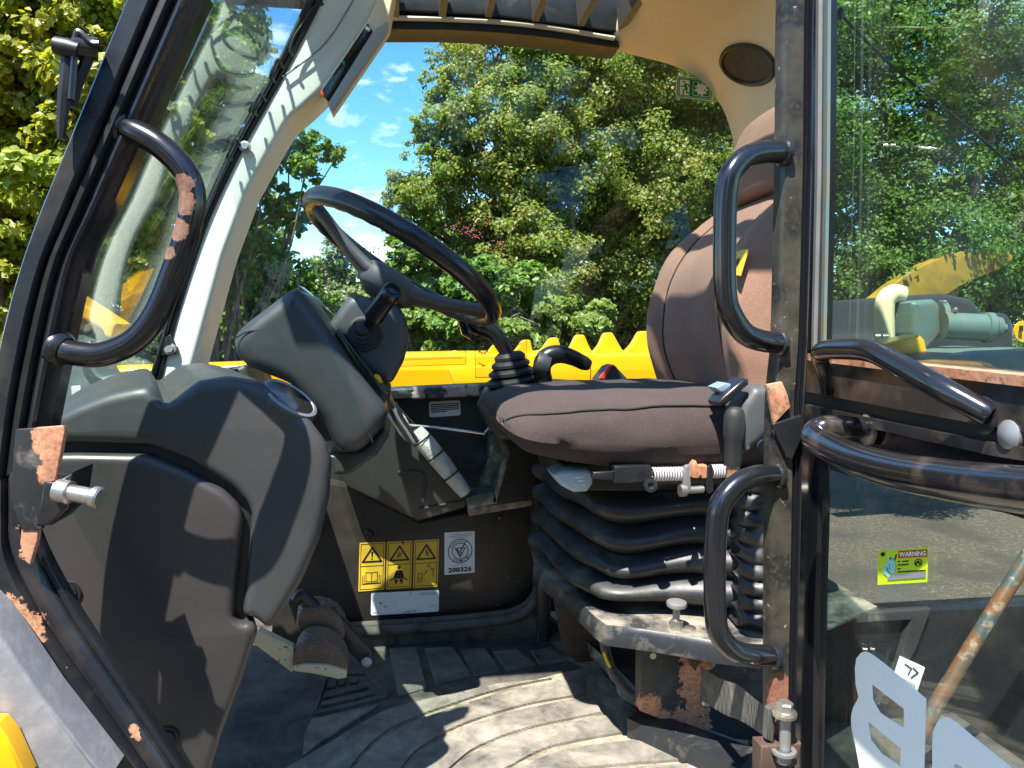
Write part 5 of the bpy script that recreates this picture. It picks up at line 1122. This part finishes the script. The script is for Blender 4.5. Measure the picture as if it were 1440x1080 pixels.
tree('holly_shrub', 'olive shrub growing under the tall tree behind the boom', 'shrub', G(P(900, 500, 7.0)), px_blobs(hz_, 7.2, .3), 46000, .045, L_olive, .06, sub=26)
YL = 4.3
left_ = [(20, 50, 100), (120, 30, 100), (210, 20, 80), (60, 150, 100), (160, 130, 90), (20, 270, 100), (110, 250, 95), (200, 215, 80), (60, 370, 95), (160, 340, 85), (-60, 150, 110), (-70, 330, 120)]
lt, lc, ln = tree('hornbeam_tree', 'yellow green leafy tree left of the front post, nearest the camera', 'tree', G(P(60, 470, YL+.2)), px_blobs(left_, YL, .25), 80000, .048, L_lime, .05, sub=34, spread=.26)
mid_ = [(270, 50, 70), (330, 20, 50), (250, 150, 75), (320, 140, 60), (230, 280, 80), (300, 250, 75), (360, 215, 45), (240, 380, 80), (320, 350, 70), (360, 60, 30), (405, 210, 34), (440, 205, 22), (475, 218, 15), (430, 235, 24), (390, 290, 34), (415, 310, 22), (160, 440, 70), (380, 130, 25), (300, 90, 60)]
tree('hornbeam_tree', 'leafy green tree behind the windscreen, branches reaching past the pale pillar', 'tree', G(P(280, 470, 5.0)), px_blobs(mid_, 4.9, .25), 34000, .048, L_mid, .03, sub=40, spread=.24)
dk_ = [(350, 330, 48), (372, 378, 40), (320, 380, 60), (330, 300, 30), (330, 440, 70), (390, 410, 55), (420, 440, 55), (460, 470, 50), (300, 500, 60), (370, 490, 60), (430, 500, 55), (220, 470, 70), (500, 490, 45), (360, 370, 40), (130, 500, 60), (70, 480, 80)]
tree('thorn_bush', 'dense mid green bush behind the pale pillar and dashboard', 'shrub', G(P(380, 500, 6.2)), px_blobs(dk_, 6.2, .3), 46000, .052, L_mid, .05, sub=24)
bi_ = [(470, 365, 26), (455, 390, 30), (485, 400, 32), (460, 425, 34), (500, 430, 34), (440, 440, 30), (480, 345, 14), (530, 440, 40), (420, 455, 30)]
tree('birch_tree', 'pale feathery birch in the distance between the two big trees', 'tree', G(P(475, 470, 15)), px_blobs(bi_, 15, .4), 16000, .085, L_birch, .08, spread=.4)
# far hedge closing the field behind everything
hb = []
for i in range(46):
    x = -12 + i*.75; hb.append(((x, 11 + random.uniform(-.5, .5), random.uniform(.4, 1.9)), random.uniform(.7, 1.2)))
c_, n_h = crown_pts(hb, 60000, 12, .4)
leaf_obj('far_hedge', c_, n_h, .1*np.random.uniform(.6, 1.2, len(c_)), L_dark, None, kind='stuff', label='dark hedge far behind the trees', category='hedge')
# unseen trees added behind the camera to darken reflections in the glass
for (x, wd) in ((-9, 'leftmost'), (-4.5, 'second from the left'), (0.5, 'third from the left'), (5.5, 'rightmost')):
    tree('reflection_tree', 'unseen tree added behind the camera for dark green reflections, ' + wd + ' of the four', 'tree', (x, -7.5, 0), [((x + random.uniform(-1.5, 1.5), -7.5 + random.uniform(-.8, .8), z), random.uniform(1.1, 1.6)) for z in (1.2, 1.6, 2.4, 2.8, 3.6, 4.2, 5.2, 6.0)], 18000, .20, L_mid, .14)
# nearest leaves as parts of their own
me = bpy.data.meshes.new('leaf_blade')
me.from_pydata([(0, -.5, 0), (.2, -.28, .06), (.33, .0, .09), (.2, .28, .05), (0, .52, -.06), (-.2, .28, .05), (-.33, 0, .09), (-.2, -.28, .06), (0, 0, 0)], [], [(0, 1, 8), (1, 2, 8), (2, 3, 8), (3, 4, 8), (4, 5, 8), (5, 6, 8), (6, 7, 8), (7, 0, 8)])
me.materials.append(leaf_mat('big_leaf', [(.20, .26, .02), (.26, .31, .03), (.32, .34, .04)], .5, True))
dist = lc[:, 1]; vis = [i for i in np.argsort(dist) if 0 < i]
cnt = 0; offl = OFF[lt.name]
for i in vis:
    p = Vector(lc[i]); d = RM.transposed() @ (p - CAM); px, py = 720 + FPX*d.x/-d.z, 540 - FPX*d.y/-d.z
    edge = 175 - py*.38
    if not (-5 < px < edge and 0 < py < 440): continue
    o = bpy.data.objects.new('leaf', me); COL.objects.link(o); o.parent = lt
    o.location = p - offl + Vector((0, -.03, 0)); q = Vector(ln[i]) + Vector((0, -.3, .2)); o.rotation_euler = q.to_track_quat('Z', 'Y').to_euler(); o.rotation_euler.rotate_axis('Z', random.uniform(0, 6.28))
    s = random.uniform(.046, .07); o.scale = (s*1.1, s, s); cnt += 1
    if cnt >= 290: break
bpy.context.view_layer.update()
